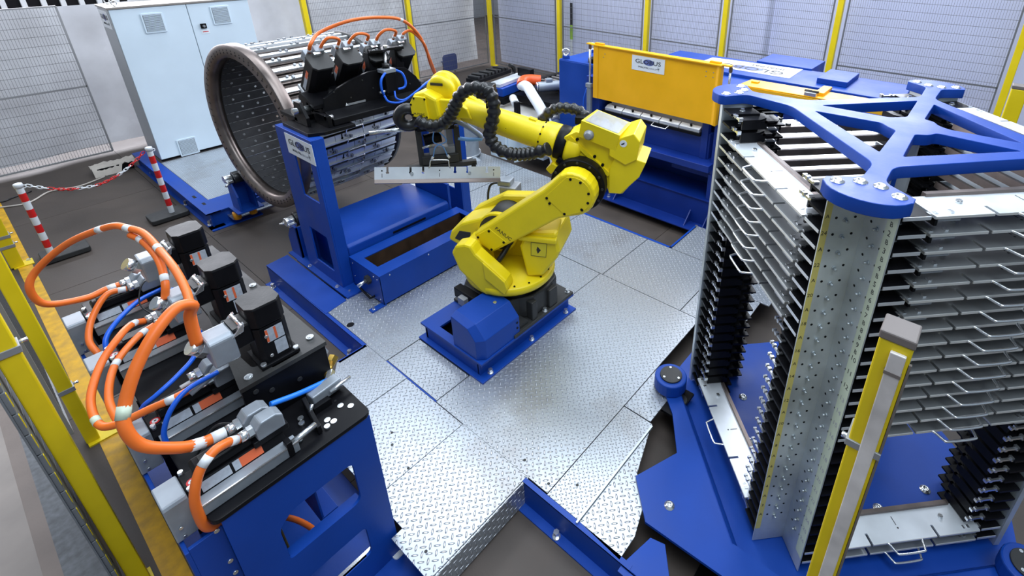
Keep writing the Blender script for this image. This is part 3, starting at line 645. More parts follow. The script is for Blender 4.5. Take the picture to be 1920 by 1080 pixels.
# yoke, rod and air cylinder in front of the arch
yk = part('yoke', MB().prism([(2.46, 4.42, 2.0), (2.56, 4.38, 2.0), (2.64, 4.42, 2.0), (2.78, 4.38, 2.0), (2.82, 4.46, 2.0), (2.74, 4.54, 2.0), (2.50, 4.54, 2.0)], (0, 0, 0.025)), black, fr, 0.004)
part('yoke_arm', MB().bx(2.46, 2.54, 4.46, 4.54, 1.80, 2.0), black, yk, 0.004); part('yoke_arm', MB().bx(2.73, 2.81, 4.46, 4.54, 1.80, 2.0), black, yk, 0.004)
for x, y in ((2.50, 4.42), (2.54, 4.44), (2.76, 4.41), (2.79, 4.42)): part('bolt', MB().cyl((x, y, 2.025), (x, y, 2.031), 0.009, 10), chrome, yk)
part('nut', MB().cyl((2.63, 4.44, 2.025), (2.63, 4.44, 2.045), 0.022, 6, smooth=False), chrome, yk)
cy = part('air_cylinder', MB().obx((2.55, 4.34, 1.74), (1, 0, 0), (0, 1, 0), (0, 0, 1), (0.055, 0.05, 0.09)), black, fr, 0.004)
part('cylinder_head', MB().bx(2.485, 2.61, 4.285, 4.39, 1.83, 1.865), alu, cy, 0.004)
part('piston_rod', MB().cyl((2.55, 4.35, 1.865), (2.61, 4.43, 2.0), 0.014, 12), steel, cy)
part('rod_boot', MB().cyl((2.55, 4.35, 1.865), (2.563, 4.365, 1.90), 0.034, 16), rubber, cy)
part('clevis', MB().cyl((2.44, 4.33, 1.66), (2.56, 4.33, 1.67), 0.012, 10), chrome, cy)
# air hoses and orange cables of the gantry
def hose(name, pts, r, m, label, cat='hose', group=None, k=8, n=10, labels=()):
    P = smoothpath(pts, k); t = thing(name, label, cat, tuple(P[0]), group=group)
    part('sheath', MB().tube(P, r, n), m, t)
    for f, lm in labels:
        i = int(f * (len(P) - 1)); i = min(max(i, 1), len(P) - 2); d = (P[i + 1] - P[i - 1]).normalized()
        part('cable_tag', MB().cyl(P[i] - d * r * 1.1, P[i] + d * r * 1.1, r * 1.05, 12), lm, t)
    return t
hose('air_hose', [(2.50, 4.29, 1.84), (2.44, 4.27, 1.79), (2.43, 4.27, 1.71), (2.455, 4.29, 1.65)], 0.011, bhose, 'short blue air hose looping on the left of the gantry air cylinder')
hose('air_hose', [(2.60, 4.30, 1.85), (2.66, 4.28, 1.81), (2.68, 4.27, 1.73), (2.66, 4.27, 1.68), (2.60, 4.28, 1.67)], 0.011, bhose, 'short blue air hose looping on the right of the gantry air cylinder')
hose('air_hose', [(2.455, 4.29, 1.64), (2.48, 4.26, 1.58), (2.60, 4.25, 1.555), (2.74, 4.26, 1.60), (2.90, 4.28, 1.66), (3.00, 4.30, 1.69)], 0.010, bhose, 'long blue air hose running along the black gantry to its right end')
hose('air_hose', [(2.56, 4.28, 1.66), (2.55, 4.25, 1.60), (2.63, 4.25, 1.57), (2.76, 4.26, 1.61), (2.92, 4.29, 1.67)], 0.008, bhose, 'thin blue air hose under the long one on the black gantry')
def gtop(i, dx, dz=0.0):
    B = Vector((gx[i], 4.78, 1.60)); return B + dT * (0.52 + dz) + dX * dx + dY * 0.10
tagw = [(0.04, white), (0.96, white)]
A = gtop(0, -0.04); hose('orange_cable', [A, A + dT * 0.10 + dX * 0.0, (2.12, 4.55, 2.22), (2.35, 4.45, 2.30), (2.62, 4.42, 2.30), (2.86, 4.45, 2.24), (3.05, 4.5, 2.06), (3.22, 4.62, 1.78), (3.42, 4.8, 1.45), (3.5, 4.9, 1.1)], 0.015, orange, 'long orange cable arching over all four gantry motors down to the robot wrist', 'cable', None, 8, 12, [(0.03, white), (0.55, white), (0.7, white)])
for (i, a, j, b, lb) in ((0, 0.05, 1, -0.06, 'short orange cable linking the first and second gantry motors'), (1, 0.04, 2, -0.06, 'short orange cable linking the second and third gantry motors'), (2, 0.04, 3, -0.06, 'short orange cable linking the third and fourth gantry motors')):
    p, q = gtop(i, a), gtop(j, b); mid = (p + q) / 2 + dT * 0.14
    hose('orange_cable', [p, p + dT * 0.08 + dX * 0.01, mid - dX * 0.02, q + dT * 0.10, q], 0.0135, orange, lb, 'cable', None, 8, 12, tagw)
q = gtop(3, 0.04); hose('orange_cable', [q, q + dT * 0.06, q + dT * 0.07 + dX * 0.08, (3.10, 4.52, 1.98), (3.23, 4.64, 1.74), (3.44, 4.82, 1.42), (3.52, 4.92, 1.1)], 0.0135, orange, 'orange cable from the fourth gantry motor running down beside the long one', 'cable', None, 8, 12, [(0.1, white)])

# ---------------------------------------------------------------- long blue scrap trough
tr = thing('scrap_trough', 'long low blue trough with a rusty open slot before the press frame', 'trough', (2.3, 3.95, 0))
tx0, tx1, ty0, ty1, tz = 1.785, 3.0, 3.655, 4.145, 0.31
part('body', MB().prism([(tx0, ty0, 0.012), (tx0, ty0, tz - 0.012), (tx0, ty0 + 0.006, tz - 0.006), (tx0, ty1, tz - 0.006), (tx0, ty1, 0.012)], (0.004, 0, 0))
     .bx(tx0, tx1, ty0, ty0 + 0.004, 0.012, tz - 0.008).bx(tx0, tx1, ty1 - 0.004, ty1, 0.012, tz - 0.008).bx(tx1 - 0.004, tx1, ty0, ty1, 0.012, tz - 0.008).bx(tx0, tx1, ty0, ty1, 0.012, 0.016), blue, tr)
part('rim', MB().bx(tx0, tx1, ty0 + 0.0, 3.80, tz - 0.008, tz).bx(tx0, tx1, 4.02, ty1, tz - 0.008, tz).bx(tx0, tx0 + 0.075, 3.80, 4.02, tz - 0.008, tz).bx(tx1 - 0.06, tx1, 3.80, 4.02, tz - 0.008, tz), blue, tr)
part('lining', MB().bx(tx0 + 0.06, tx1 - 0.05, 3.79, 3.80, 0.05, tz - 0.01).bx(tx0 + 0.06, tx1 - 0.05, 4.02, 4.03, 0.05, tz - 0.01).bx(tx0 + 0.06, tx1 - 0.05, 3.79, 4.03, 0.05, 0.06).bx(tx0 + 0.055, tx0 + 0.06, 3.79, 4.03, 0.05, tz - 0.01), brown, tr)
part('foot', MB().bx(tx0 - 0.12, tx0 + 0.02, ty0 - 0.005, ty0 + 0.05, 0.0, 0.012), blue, tr); part('foot', MB().bx(tx0 - 0.12, tx0 + 0.02, ty1 - 0.10, ty1 - 0.05, 0.0, 0.012), blue, tr)
for y in (ty0 + 0.02, ty1 - 0.075): part('foot_bolt', MB().hexb((tx0 - 0.09, y, 0.012), (0, 0, 1), 0.010), chrome, tr)
part('port_flange', MB().cyl((tx0, 3.84, 0.205), (tx0 - 0.03, 3.84, 0.205), 0.042, 6, smooth=False), dark, tr); part('port_pipe', MB().cyl((tx0 - 0.03, 3.84, 0.205), (tx0 - 0.11, 3.84, 0.19), 0.016, 12), chrome, tr)
part('grab_handle', MB().tube(smoothpath([(tx0, 3.96, 0.10), (tx0 - 0.04, 3.96, 0.10), (tx0 - 0.045, 3.94, 0.08), (tx0 - 0.045, 3.82, 0.05), (tx0 - 0.04, 3.80, 0.04), (tx0, 3.80, 0.04)], 4), 0.009, 8), black, tr)
for y, z in ((3.70, 0.26), (3.70, 0.05), (4.10, 0.26), (4.10, 0.12), (3.75, 0.27)): part('rivet', MB().cyl((tx0, y, z), (tx0 - 0.004, y, z), 0.007, 8), chrome, tr)
for x in (1.88, 2.28): part('rivet', MB().cyl((x, ty0, 0.28), (x, ty0 - 0.004, 0.28), 0.007, 8), chrome, tr)
# ---------------------------------------------------------------- robot pedestal and its cover
pd = thing('robot_pedestal', 'blue welded steel pedestal bolted to the tread plates under the robot', 'pedestal', (2.25, 2.7, 0))
part('base_flange', MB().bx(1.735, 2.80, 2.315, 3.085, 0.0, 0.014), blue, pd, 0.002)
part('frame', MB().bx(1.775, 1.80, 2.40, 3.03, 0.014, 0.145).bx(1.775, 2.78, 2.385, 2.41, 0.014, 0.145).bx(1.775, 2.78, 3.01, 3.035, 0.014, 0.145), blue, pd)
part('top_plate', MB().bx(1.755, 1.82, 2.335, 3.06, 0.145, 0.162).bx(1.82, 2.79, 2.335, 2.52, 0.145, 0.162).bx(1.82, 2.79, 2.90, 3.06, 0.145, 0.162).bx(2.10, 2.79, 2.52, 2.90, 0.145, 0.162), blue, pd)
part('inside', MB().bx(1.80, 2.1, 2.42, 3.01, 0.016, 0.02), black, pd)
for x in (1.84, 2.28, 2.70): part('anchor_bolt', MB().hexb((x, 2.347, 0.014), (0, 0, 1), 0.017, 0.03), chrome, pd)
cvs = [(2.655, 0.163), (2.655, 0.455), (2.44, 0.435), (2.345, 0.335), (2.345, 0.163)]
cv = MB().prism([(1.815, y, z) for y, z in cvs], (0.34, 0, 0)); cx0 = 1.765; ins = [(2.655, 0.163), (2.655, 0.43), (2.47, 0.41), (2.395, 0.33), (2.395, 0.163)]
o_ = len(cv.v); A = [Vector((cx0, y, z)) for y, z in ins]; Bv = [Vector((1.815, y, z)) for y, z in cvs]
cv2 = MB(); cv2.add(A + Bv, [(0, 1, 2, 3, 4)] + [((i + 1) % 5, i, 5 + i, 5 + (i + 1) % 5) for i in range(5)]); cv2.add([], [])
cvt = thing('cable_entry_cover', 'blue folded sheet metal cover over the front end of the robot pedestal', 'cover', (1.96, 2.5, 0.162))
part('shell', cv, blue, cvt, 0.004); part('front_shell', cv2, blue, cvt, 0.003)
part('screw', MB().cyl((2.06, 2.50, 0.44), (2.06, 2.50, 0.452), 0.014, 12), chrome, cvt)
for z in (0.24, 0.29): part('screw', MB().cyl((2.13, 2.345, z), (2.13, 2.341, z), 0.009, 10), black, cvt)

# ---------------------------------------------------------------- yellow six-axis robot
TH = 1.99297
RM = Matrix.Translation((2.42, 2.70, 0.162)) @ Matrix.Rotation(TH, 4, 'Z')
rb = thing('industrial_robot', 'large yellow six-axis industrial robot reaching toward the drum with a black corrugated hose', 'robot', mtx=RM)
BZ = 0.162
def R(s, w, z): return RM @ Vector((s, w, z - BZ))
def rpoly(pts, w0, w1): return MB().prism([R(s, w0, z) for s, z in pts], R(0, w1, 0) - R(0, w0, 0))
ls = RM.to_3x3() @ Vector((0, 1, 0)); fs = RM.to_3x3() @ Vector((1, 0, 0)); zs = Vector((0, 0, 1))
# casting (fixed, square to the pedestal)
ft = part('base_foot', MB().bx(2.09, 2.785, 2.335, 3.065, 0.162, 0.190), dark, rb, 0.003)
deck = [(2.10, 2.62), (2.10, 2.92), (2.20, 3.0), (2.66, 3.0), (2.74, 2.90), (2.74, 2.52), (2.66, 2.41), (2.52, 2.375), (2.34, 2.375), (2.26, 2.45), (2.18, 2.47)]
part('base_casting', MB().prism([(x, y, 0.19) for x, y in deck], (0, 0, 0.20)), dark, rb, 0.015)
part('base_rib', MB().bx(2.30, 2.36, 2.345, 2.42, 0.19, 0.36), dark, rb, 0.01); part('base_rib', MB().bx(2.50, 2.60, 2.345, 2.42, 0.19, 0.36), dark, rb, 0.01)
part('bolt_pocket', MB().prism([(2.10, 2.36, 0.19), (2.26, 2.36, 0.19), (2.26, 2.46, 0.19), (2.10, 2.46, 0.19)], (0, 0, 0.03)), dark, rb)
for x, y in ((2.18, 2.40), (2.75, 2.37), (2.45, 2.355), (2.14, 3.03)): part('base_bolt', MB().hexb((x, y, 0.19), (0, 0, 1), 0.016, 0.025), chrome, rb)
part('connector_panel', MB().bx(2.03, 2.10, 2.62, 2.96, 0.30, 0.39).bx(2.02, 2.10, 2.70, 2.86, 0.19, 0.30), black, rb, 0.006)
part('connector', MB().bx(1.98, 2.03, 2.68, 2.74, 0.30, 0.36), motgrey, rb, 0.004); part('connector', MB().bx(1.985, 2.03, 2.78, 2.86, 0.30, 0.37), motgrey, rb, 0.004); part('yellow_bracket', MB().bx(1.99, 2.12, 2.655, 2.67, 0.36, 0.40), yellow, rb)
part('slewing_gap', MB().cyl((2.42, 2.70, 0.39), (2.42, 2.70, 0.455), 0.30, 40), black, rb)
# turret
part('turret_disc', MB().lathe((2.42, 2.70, 0.45), zs, [(0, 0.31), (0.004, 0.345), (0.03, 0.365), (0.075, 0.365), (0.082, 0.355), (0.083, 0.02)], 48), yellow, rb)
tb = []
for i in range(18):
    a = 2 * PI * i / 18 + 0.2; part('turret_bolt', MB().cyl((2.42 + 0.335 * math.cos(a), 2.70 + 0.335 * math.sin(a), 0.533), (2.42 + 0.335 * math.cos(a), 2.70 + 0.335 * math.sin(a), 0.539), 0.008, 8), black, rb)
part('turret_rear_block', rpoly([(-0.20, 0.53), (-0.33, 0.56), (-0.45, 0.74), (-0.47, 0.80), (-0.445, 0.955), (-0.20, 0.915), (-0.15, 0.80)], 0.15, -0.22), yellow, rb, 0.02)
part('turret_rear_cap', MB().prism([R(s, w, z) for s, w, z in ((-0.15, 0.17, 0.905), (-0.455, 0.17, 0.915), (-0.44, -0.02, 1.0), (-0.40, -0.06, 1.0), (-0.15, 0.02, 0.94))], (0, 0, -0.04)), yellow, rb, 0.01)
wl_ = part('data_plate', MB().prism([R(s, 0.152, z) for s, z in ((-0.25, 0.86), (-0.375, 0.865), (-0.365, 0.745), (-0.245, 0.74))], ls * 0.003), mat('data_plate_yellow', (0.72, 0.60, 0.02), 0.4), rb)
part('plate_print', MB().bx(0, 0, 0, 0, 0, 0).prism([R(s, 0.1555, z) for s, z in ((-0.30, 0.83), (-0.325, 0.80), (-0.30, 0.765), (-0.29, 0.80))], ls * 0.0004), ink, wl_)
bd = MB()
for a, b in (((-0.25, 0.86), (-0.375, 0.865)), ((-0.375, 0.865), (-0.365, 0.745)), ((-0.365, 0.745), (-0.245, 0.74)), ((-0.245, 0.74), (-0.25, 0.86))): bd.bar(R(a[0], 0.1555, a[1]), R(b[0], 0.1555, b[1]), 0.003, 0.001, ls)
part('plate_border', bd, ink, wl_)
part('turret_back_wall', rpoly([(0.10, 0.53), (-0.20, 0.53), (-0.20, 0.90), (-0.02, 0.86), (0.10, 0.80)], -0.10, -0.14), yellow, rb, 0.006)
part('turret_far_cheek', rpoly([(-0.28, 0.53), (0.30, 0.53), (0.46, 0.70), (0.40, 0.86), (0.12, 1.03), (-0.14, 1.06), (-0.30, 0.88)], -0.20, -0.33), yellow, rb, 0.03)
part('turret_shoulder', rpoly([(0.30, 0.56), (0.53, 0.68), (0.50, 0.76), (0.40, 0.85), (0.10, 0.97), (0.02, 0.92), (0.16, 0.76), (0.28, 0.70)], 0.02, -0.22), yellow, rb, 0.02)
part('shoulder_recess', rpoly([(0.34, 0.66), (0.47, 0.70), (0.42, 0.78), (0.32, 0.78)], 0.024, 0.0), dark, rb, 0.004)
part('turret_limb', rpoly([(0.315, 0.80), (0.275, 0.87), (0.20, 0.895), (0.15, 0.885), (0.115, 0.82), (-0.05, 0.675), (-0.11, 0.62), (-0.13, 0.555), (-0.10, 0.50), (0.06, 0.455), (0.11, 0.49), (0.265, 0.65)], 0.24, 0.36), yellow, rb, 0.018)
part('limb_step', rpoly([(0.06, 0.77), (-0.11, 0.62), (-0.13, 0.555), (-0.10, 0.50), (0.05, 0.62)], 0.36, 0.375), yellow, rb, 0.008)
part('limb_web', rpoly([(0.28, 0.70), (0.27, 0.82), (0.16, 0.84), (0.12, 0.70), (0.10, 0.54), (0.20, 0.54)], 0.24, 0.05), yellow, rb, 0.012)
part('shoulder_motor', MB().cyl(R(0.06, 0.08, 0.85), R(0.06, -0.36, 0.85), 0.15, 32), dark, rb)
part('shoulder_ring', MB().cyl(R(0.06, 0.075, 0.85), R(0.06, 0.03, 0.85), 0.165, 36), yellow, rb)
mo2 = part('motor_housing', MB().obx(R(0.14, -0.42, 0.98), fs, ls, zs, (0.075, 0.075, 0.05)), motgrey, rb, 0.012)
part('motor_plug', MB().obx(R(0.18, -0.42, 1.05), fs, ls, zs, (0.06, 0.055, 0.028)), alu, mo2, 0.012)
part('motor_cable', MB().tube(smoothpath([R(0.22, -0.42, 1.04), R(0.32, -0.40, 1.0), R(0.36, -0.42, 0.80), R(0.34, -0.46, 0.56)]), 0.010, 8), rubber, rb)
part('base_pipe', MB().tube(smoothpath([R(-0.05, 0.02, 0.80), R(0.02, 0.16, 0.66), R(0.10, 0.20, 0.58), R(0.12, 0.10, 0.54)]), 0.022, 10), rubber, rb)
# lower arm
J3 = (-0.585, 1.325); rr = 0.168
ap = [(0.205, 0.885), (0.06, 0.995)]
for i in range(13):
    a = math.radians(128 - 205 * i / 12); ap.append((J3[0] - rr * math.cos(a - PI), J3[1] + rr * math.sin(a)) if False else (J3[0] + rr * math.cos(math.radians(60 + 200 * i / 12)), J3[1] + rr * math.sin(math.radians(60 + 200 * i / 12))))
ap += [(-0.48, 1.115), (-0.25, 0.95), (-0.075, 0.83), (0.06, 0.735), (0.165, 0.80)]
ap[2:2] = [(-0.38, 1.345)]
arm = part('lower_arm', rpoly(ap, 0.05, 0.195), yellow, rb, 0.022, 3)
tp = [(J3[0] + 0.142 * math.cos(math.radians(75 + 170 * i / 12)), J3[1] + 0.142 * math.sin(math.radians(75 + 170 * i / 12))) for i in range(13)] + [(-0.54, 1.155), (-0.385, 1.285)]
part('arm_cover', rpoly(tp, 0.193, 0.199), yellow, arm, 0.002)
part('arm_cover', rpoly([(0.185, 0.872), (0.068, 0.957), (-0.066, 0.855), (0.062, 0.752)], 0.193, 0.199), yellow, arm, 0.002)
for s, z in [(J3[0] + 0.125 * math.cos(a), J3[1] + 0.125 * math.sin(a)) for a in [1.5, 2.1, 2.9, 3.5, 4.1]] + [(-0.40, 1.28), (-0.42, 1.24), (-0.53, 1.17), (-0.66, 1.22), (0.165, 0.865), (0.07, 0.935), (-0.045, 0.853), (0.06, 0.772)]:
    part('arm_bolt', MB().cyl(R(s, 0.198, z), R(s, 0.203, z), 0.010, 10), black, arm)
ad = (R(-0.07, 0.2, 0.86) - R(0.07, 0.2, 0.96)).normalized(); an = (R(0.07, 0.2, 0.96) - R(-0.38, 0.2, 1.31)).normalized()
text('FANUC', 0.042, arm, frame(R(-0.045, 0.1965, 0.925), ad, -an), ink, sx=1.1)
# elbow housing
part('elbow_ring', MB().cyl(R(*[J3[0], 0.05], J3[1]), R(J3[0], -0.05, J3[1]), 0.205, 44), black, rb, 0.008)
for i in range(12):
    a = 2 * PI * i / 12; part('ring_bolt', MB().cyl(R(J3[0] + 0.186 * math.cos(a), 0.05, J3[1] + 0.186 * math.sin(a)), R(J3[0] + 0.186 * math.cos(a), 0.057, J3[1] + 0.186 * math.sin(a)), 0.010, 8), dark, rb)
hp = [(-0.37, 1.44), (-0.34, 1.50), (-0.44, 1.57), (-0.46, 1.66), (-0.55, 1.71), (-0.845, 1.63), (-0.93, 1.56), (-1.0, 1.50), (-1.02, 1.42), (-0.90, 1.255), (-0.80, 1.25), (-0.76, 1.36), (-0.70, 1.46), (-0.58, 1.515), (-0.47, 1.49)]
el = part('elbow_housing', rpoly(hp, -0.05, -0.26), yellow, rb, 0.006)
part('elbow_head', rpoly([(-0.80, 1.66), (-0.90, 1.715), (-0.97, 1.745), (-1.015, 1.69), (-1.0, 1.55), (-0.92, 1.50), (-0.80, 1.56)], -0.02, -0.36), yellow, rb, 0.007)
part('elbow_side', rpoly([(-0.85, 1.58), (-1.065, 1.53), (-1.02, 1.41), (-0.89, 1.26), (-0.80, 1.255), (-0.80, 1.45)], -0.035, -0.33), yellow, rb, 0.006)
part('elbow_lip', rpoly([(-0.37, 1.455), (-0.32, 1.40), (-0.36, 1.36), (-0.43, 1.43)], -0.02, -0.18), yellow, rb, 0.008)
part('limit_switch', rpoly([(-0.40, 1.475), (-0.43, 1.45), (-0.46, 1.485), (-0.43, 1.51)], -0.018, -0.05), black, rb, 0.003)
part('housing_rib', MB().bar(R(-0.50, -0.045, 1.665), R(-0.80, -0.045, 1.40), 0.03, 0.012, ls), yellow, el)
for s, z in ((-0.56, 1.655), (-0.69, 1.535), (-0.75, 1.475), (-0.83, 1.435), (-0.93, 1.37), (-0.44, 1.60)): part('housing_bolt', MB().cyl(R(s, -0.05, z), R(s, -0.036, z), 0.011, 10), black, el)
for s, z in ((-0.515, 1.59), (-0.53, 1.57), (-0.50, 1.56), (-0.515, 1.545), (-0.50, 1.53)): part('marking', MB().cyl(R(s, -0.05, z), R(s, -0.0485, z), 0.006, 6), ink, el)
def bpts(zt): pass
# open control box with a clear lid on top of the elbow
def bxp(s, w, h):      # box coordinates: s along the arm, w across, h above the housing line
    return R(s, w, 1.705 + (s + 0.58) * 0.31 + h)
bo_ = MB(); c = [(-0.575, -0.02), (-0.845, -0.02), (-0.845, -0.30), (-0.575, -0.30)]; lo = [bxp(s, w, -0.02) for s, w in c]; flare = [(-0.60, -0.005), (-0.875, -0.005), (-0.905, -0.315), (-0.64, -0.315)]; hi = [bxp(s, w, 0.115) for s, w in flare]
inn = [bxp(s, w, 0.115) for s, w in [(-0.625, -0.022), (-0.86, -0.022), (-0.885, -0.295), (-0.655, -0.295)]]; inl = [bxp(s, w, 0.01) for s, w in [(-0.59, -0.035), (-0.83, -0.035), (-0.83, -0.285), (-0.59, -0.285)]]
bo_.add(lo + hi + inn + inl, [(3, 2, 1, 0)] + [(i, (i + 1) % 4, 4 + (i + 1) % 4, 4 + i) for i in range(4)] + [(4 + i, 4 + (i + 1) % 4, 8 + (i + 1) % 4, 8 + i) for i in range(4)] + [(8 + i, 8 + (i + 1) % 4, 12 + (i + 1) % 4, 12 + i) for i in range(4)] + [(12, 13, 14, 15)])
cbx = part('control_box', bo_, yellow, rb)
part('clear_lid', MB().prism([p + zs * 0.002 for p in inn], zs * 0.003), glassm, cbx)
crump = MB(); n = 9; V = []
for j in range(n):
    for i in range(n):
        s = -0.61 - 0.25 * i / (n - 1); w = -0.03 - 0.26 * j / (n - 1); V.append(bxp(s, w, 0.055 + 0.028 * math.sin(i * 1.9 + j) + 0.02 * math.sin(j * 2.3 - i * 0.7)))
crump.add(V, [(j * n + i, j * n + i + 1, j * n + n + i + 1, j * n + n + i) for j in range(n - 1) for i in range(n - 1)], False)
part('lining_bag', crump, mat('clear_bag', (0.66, 0.68, 0.74), 0.25, noise=0.3, nscale=14, spec=0.8), cbx)
kp = bxp(-0.655, -0.014, 0.03); part('side_cap', MB().lathe(kp, ls, [(0.0, 0.036), (0.02, 0.036), (0.022, 0.03), (0.04, 0.028), (0.044, 0.02), (0.045, 0.001)], 20), motgrey, cbx)
part('warning_sticker', MB().cyl(R(-0.90, -0.02, 1.665), R(-0.90, -0.018, 1.665), 0.026, 20), signw, rb); part('sticker_mark', MB().prism([R(-0.895 + a, -0.0178, 1.665 + b) for a, b in ((-0.014, 0.01), (0.012, -0.004), (0.006, -0.012), (-0.012, -0.004))], ls * 0.0004), ink, rb)
# forearm
e_ = Vector((math.cos(math.radians(14)), 0, math.sin(math.radians(14)))); e_ = RM.to_3x3() @ e_
F0 = R(-0.42, -0.16, 1.565)
def fa(t): return F0 + e_ * t
part('elbow_collar', MB().lathe(fa(-0.16), e_, [(0, 0.125), (0.03, 0.15), (0.10, 0.15), (0.12, 0.135)], 40), yellow, rb)
part('axis_seal', MB().lathe(fa(-0.04), e_, [(0, 0.132), (0.01, 0.14), (0.07, 0.14), (0.08, 0.132)], 40), black, rb)
part('forearm_flange', MB().lathe(fa(0.04), e_, [(0, 0.128), (0.01, 0.134), (0.10, 0.130), (0.13, 0.112)], 40), yellow, rb)
fo = part('forearm_tube', MB().lathe(fa(0.16), e_, [(0, 0.108), (0.02, 0.112), (0.05, 0.106), (0.42, 0.097), (0.60, 0.090), (0.66, 0.088)], 40), yellow, rb)
for i in range(12):
    a = 2 * PI * i / 12; xx, yy, dd = basis(e_); p = fa(0.165) + (xx * math.cos(a) + yy * math.sin(a)) * 0.113; part('flange_bolt', MB().cyl(p - e_ * 0.002, p + (xx * math.cos(a) + yy * math.sin(a)) * 0.006, 0.008, 8), black, fo)
part('tube_boss', MB().obx(fa(0.24) + Vector((0, 0, 0.108)), e_, ls, zs, (0.03, 0.02, 0.012)), yellow, fo, 0.003)
side = (Vector((0, 0, 0)) - fa(0.4) + Vector((0, 0, 3))).normalized(); side = (side - e_ * side.dot(e_)).normalized()
tn = (ls * 0.93 - zs.cross(ls).cross(ls) * 0).normalized(); tn = (ls - e_ * ls.dot(e_)).normalized()
for ch_i, chx in enumerate('M-710iC'):
    pp = fa(0.42 - 0.021 * ch_i * 1.15) + tn * 0.0995 - Vector((0, 0, 0.0)); text(chx, 0.034, fo, frame(pp, -e_, e_.cross(tn) * -1 if (e_.cross(tn)).z < 0 else e_.cross(tn)), ink, name='marking')
text('Robot', 0.018, fo, frame(fa(0.50) + tn * 0.0985, -e_, e_.cross(tn) if (e_.cross(tn)).z > 0 else e_.cross(tn) * -1), inkgrey, name='marking')
part('red_dot', MB().cyl(fa(0.60) + tn * 0.09, fa(0.60) + tn * 0.0915, 0.012, 10), red, fo)
# wrist
part('wrist_fork', MB().lathe(fa(0.80), e_, [(0, 0.088), (0.03, 0.094), (0.08, 0.085), (0.14, 0.06)], 32), yellow, rb)
part('fork_side', rpoly([(0.30, 1.80), (0.26, 1.72), (0.45, 1.72), (0.56, 1.76), (0.52, 1.86), (0.40, 1.86)], -0.06, -0.10), yellow, rb, 0.01)
part('fork_side', rpoly([(0.26, 1.80), (0.22, 1.70), (0.45, 1.72), (0.56, 1.76), (0.52, 1.86), (0.40, 1.86)], -0.24, -0.29), yellow, rb, 0.01)
part('wrist_disc', MB().lathe(R(0.55, -0.13, 1.90), (R(0.55, -0.4, 1.93) - R(0.55, -0.13, 1.90)), [(0, 0.07), (0.004, 0.105), (0.06, 0.11), (0.066, 0.10), (0.075, 0.10), (0.08, 0.12), (0.13, 0.12), (0.14, 0.10)], 40), yellow, rb)
part('disc_slot', MB().obx(R(0.56, -0.122, 1.955), fs, ls, zs, (0.05, 0.006, 0.010)), dark, rb)
wb = part('wrist_box', rpoly([(0.50, 1.73), (0.54, 1.69), (0.74, 1.71), (0.745, 1.83), (0.70, 1.90), (0.62, 1.915), (0.52, 1.87)], -0.02, -0.24), yellow, rb, 0.02)
part('wrist_cover', rpoly([(0.585, 1.715), (0.725, 1.725), (0.73, 1.83), (0.695, 1.885), (0.60, 1.885)], -0.02, 0.0), yellow, wb, 0.006)
for s, z in ((0.60, 1.73), (0.715, 1.74), (0.60, 1.87), (0.69, 1.87), (0.72, 1.82)): part('cover_bolt', MB().cyl(R(s, 0.0, z), R(s, 0.005, z), 0.008, 8), black, wb)
text('M-710iC', 0.022, wb, frame(R(0.66, 0.001, 1.75), -fs, zs), ink, name='marking', sx=1.2)
# dress-pack hoses: corrugated, part of the robot
def corr(name, pts, r, step=0.0085):
    P = smoothpath(pts, 14); out = []; acc = 0
    for i in range(1, len(P)):
        acc += (P[i] - P[i - 1]).length
        if acc >= step: out.append(P[i]); acc = 0
    rad = [r * (1.0 if (i // 2) % 2 == 0 else 0.80) for i in range(len(out))]
    return part(name, MB().tube(out, r, 14, rad=rad), rubber, rb)
corr('corrugated_hose', [R(s, 0.05 if z > 1.5 else 0.05, z) for s, z in [(0.66, 1.72), (0.61, 1.70), (0.51, 1.685), (0.41, 1.735), (0.335, 1.85), (0.275, 1.945), (0.198, 1.995), (0.103, 2.005), (0.045, 1.965), (0.025, 1.88), (0.045, 1.77), (0.075, 1.675), (0.045, 1.585), (-0.04, 1.535), (-0.157, 1.53), (-0.28, 1.56), (-0.38, 1.60)]], 0.050)
corr('corrugated_hose', [R(-0.16, -0.38, 1.58), R(-0.20, -0.40, 1.68), R(-0.28, -0.42, 1.74), R(-0.36, -0.42, 1.755), R(-0.46, -0.42, 1.745), R(-0.525, -0.40, 1.70), R(-0.515, -0.37, 1.62)], 0.048)
part('hose_clamp', MB().obx(R(0.10, 0.0, 1.975), fs, ls, zs, (0.05, 0.07, 0.045)), rubber, rb, 0.008); part('hose_clamp', MB().obx(R(0.09, -0.06, 1.90), fs, ls, zs, (0.035, 0.035, 0.07)), black, rb, 0.004)
part('hose_clamp', MB().obx(R(-0.515, -0.36, 1.70), fs, ls, zs, (0.045, 0.06, 0.03)), black, rb, 0.006); part('clamp_plate', MB().obx(R(-0.52, -0.30, 1.625), fs, ls, zs, (0.07, 0.09, 0.005)), alu, rb)
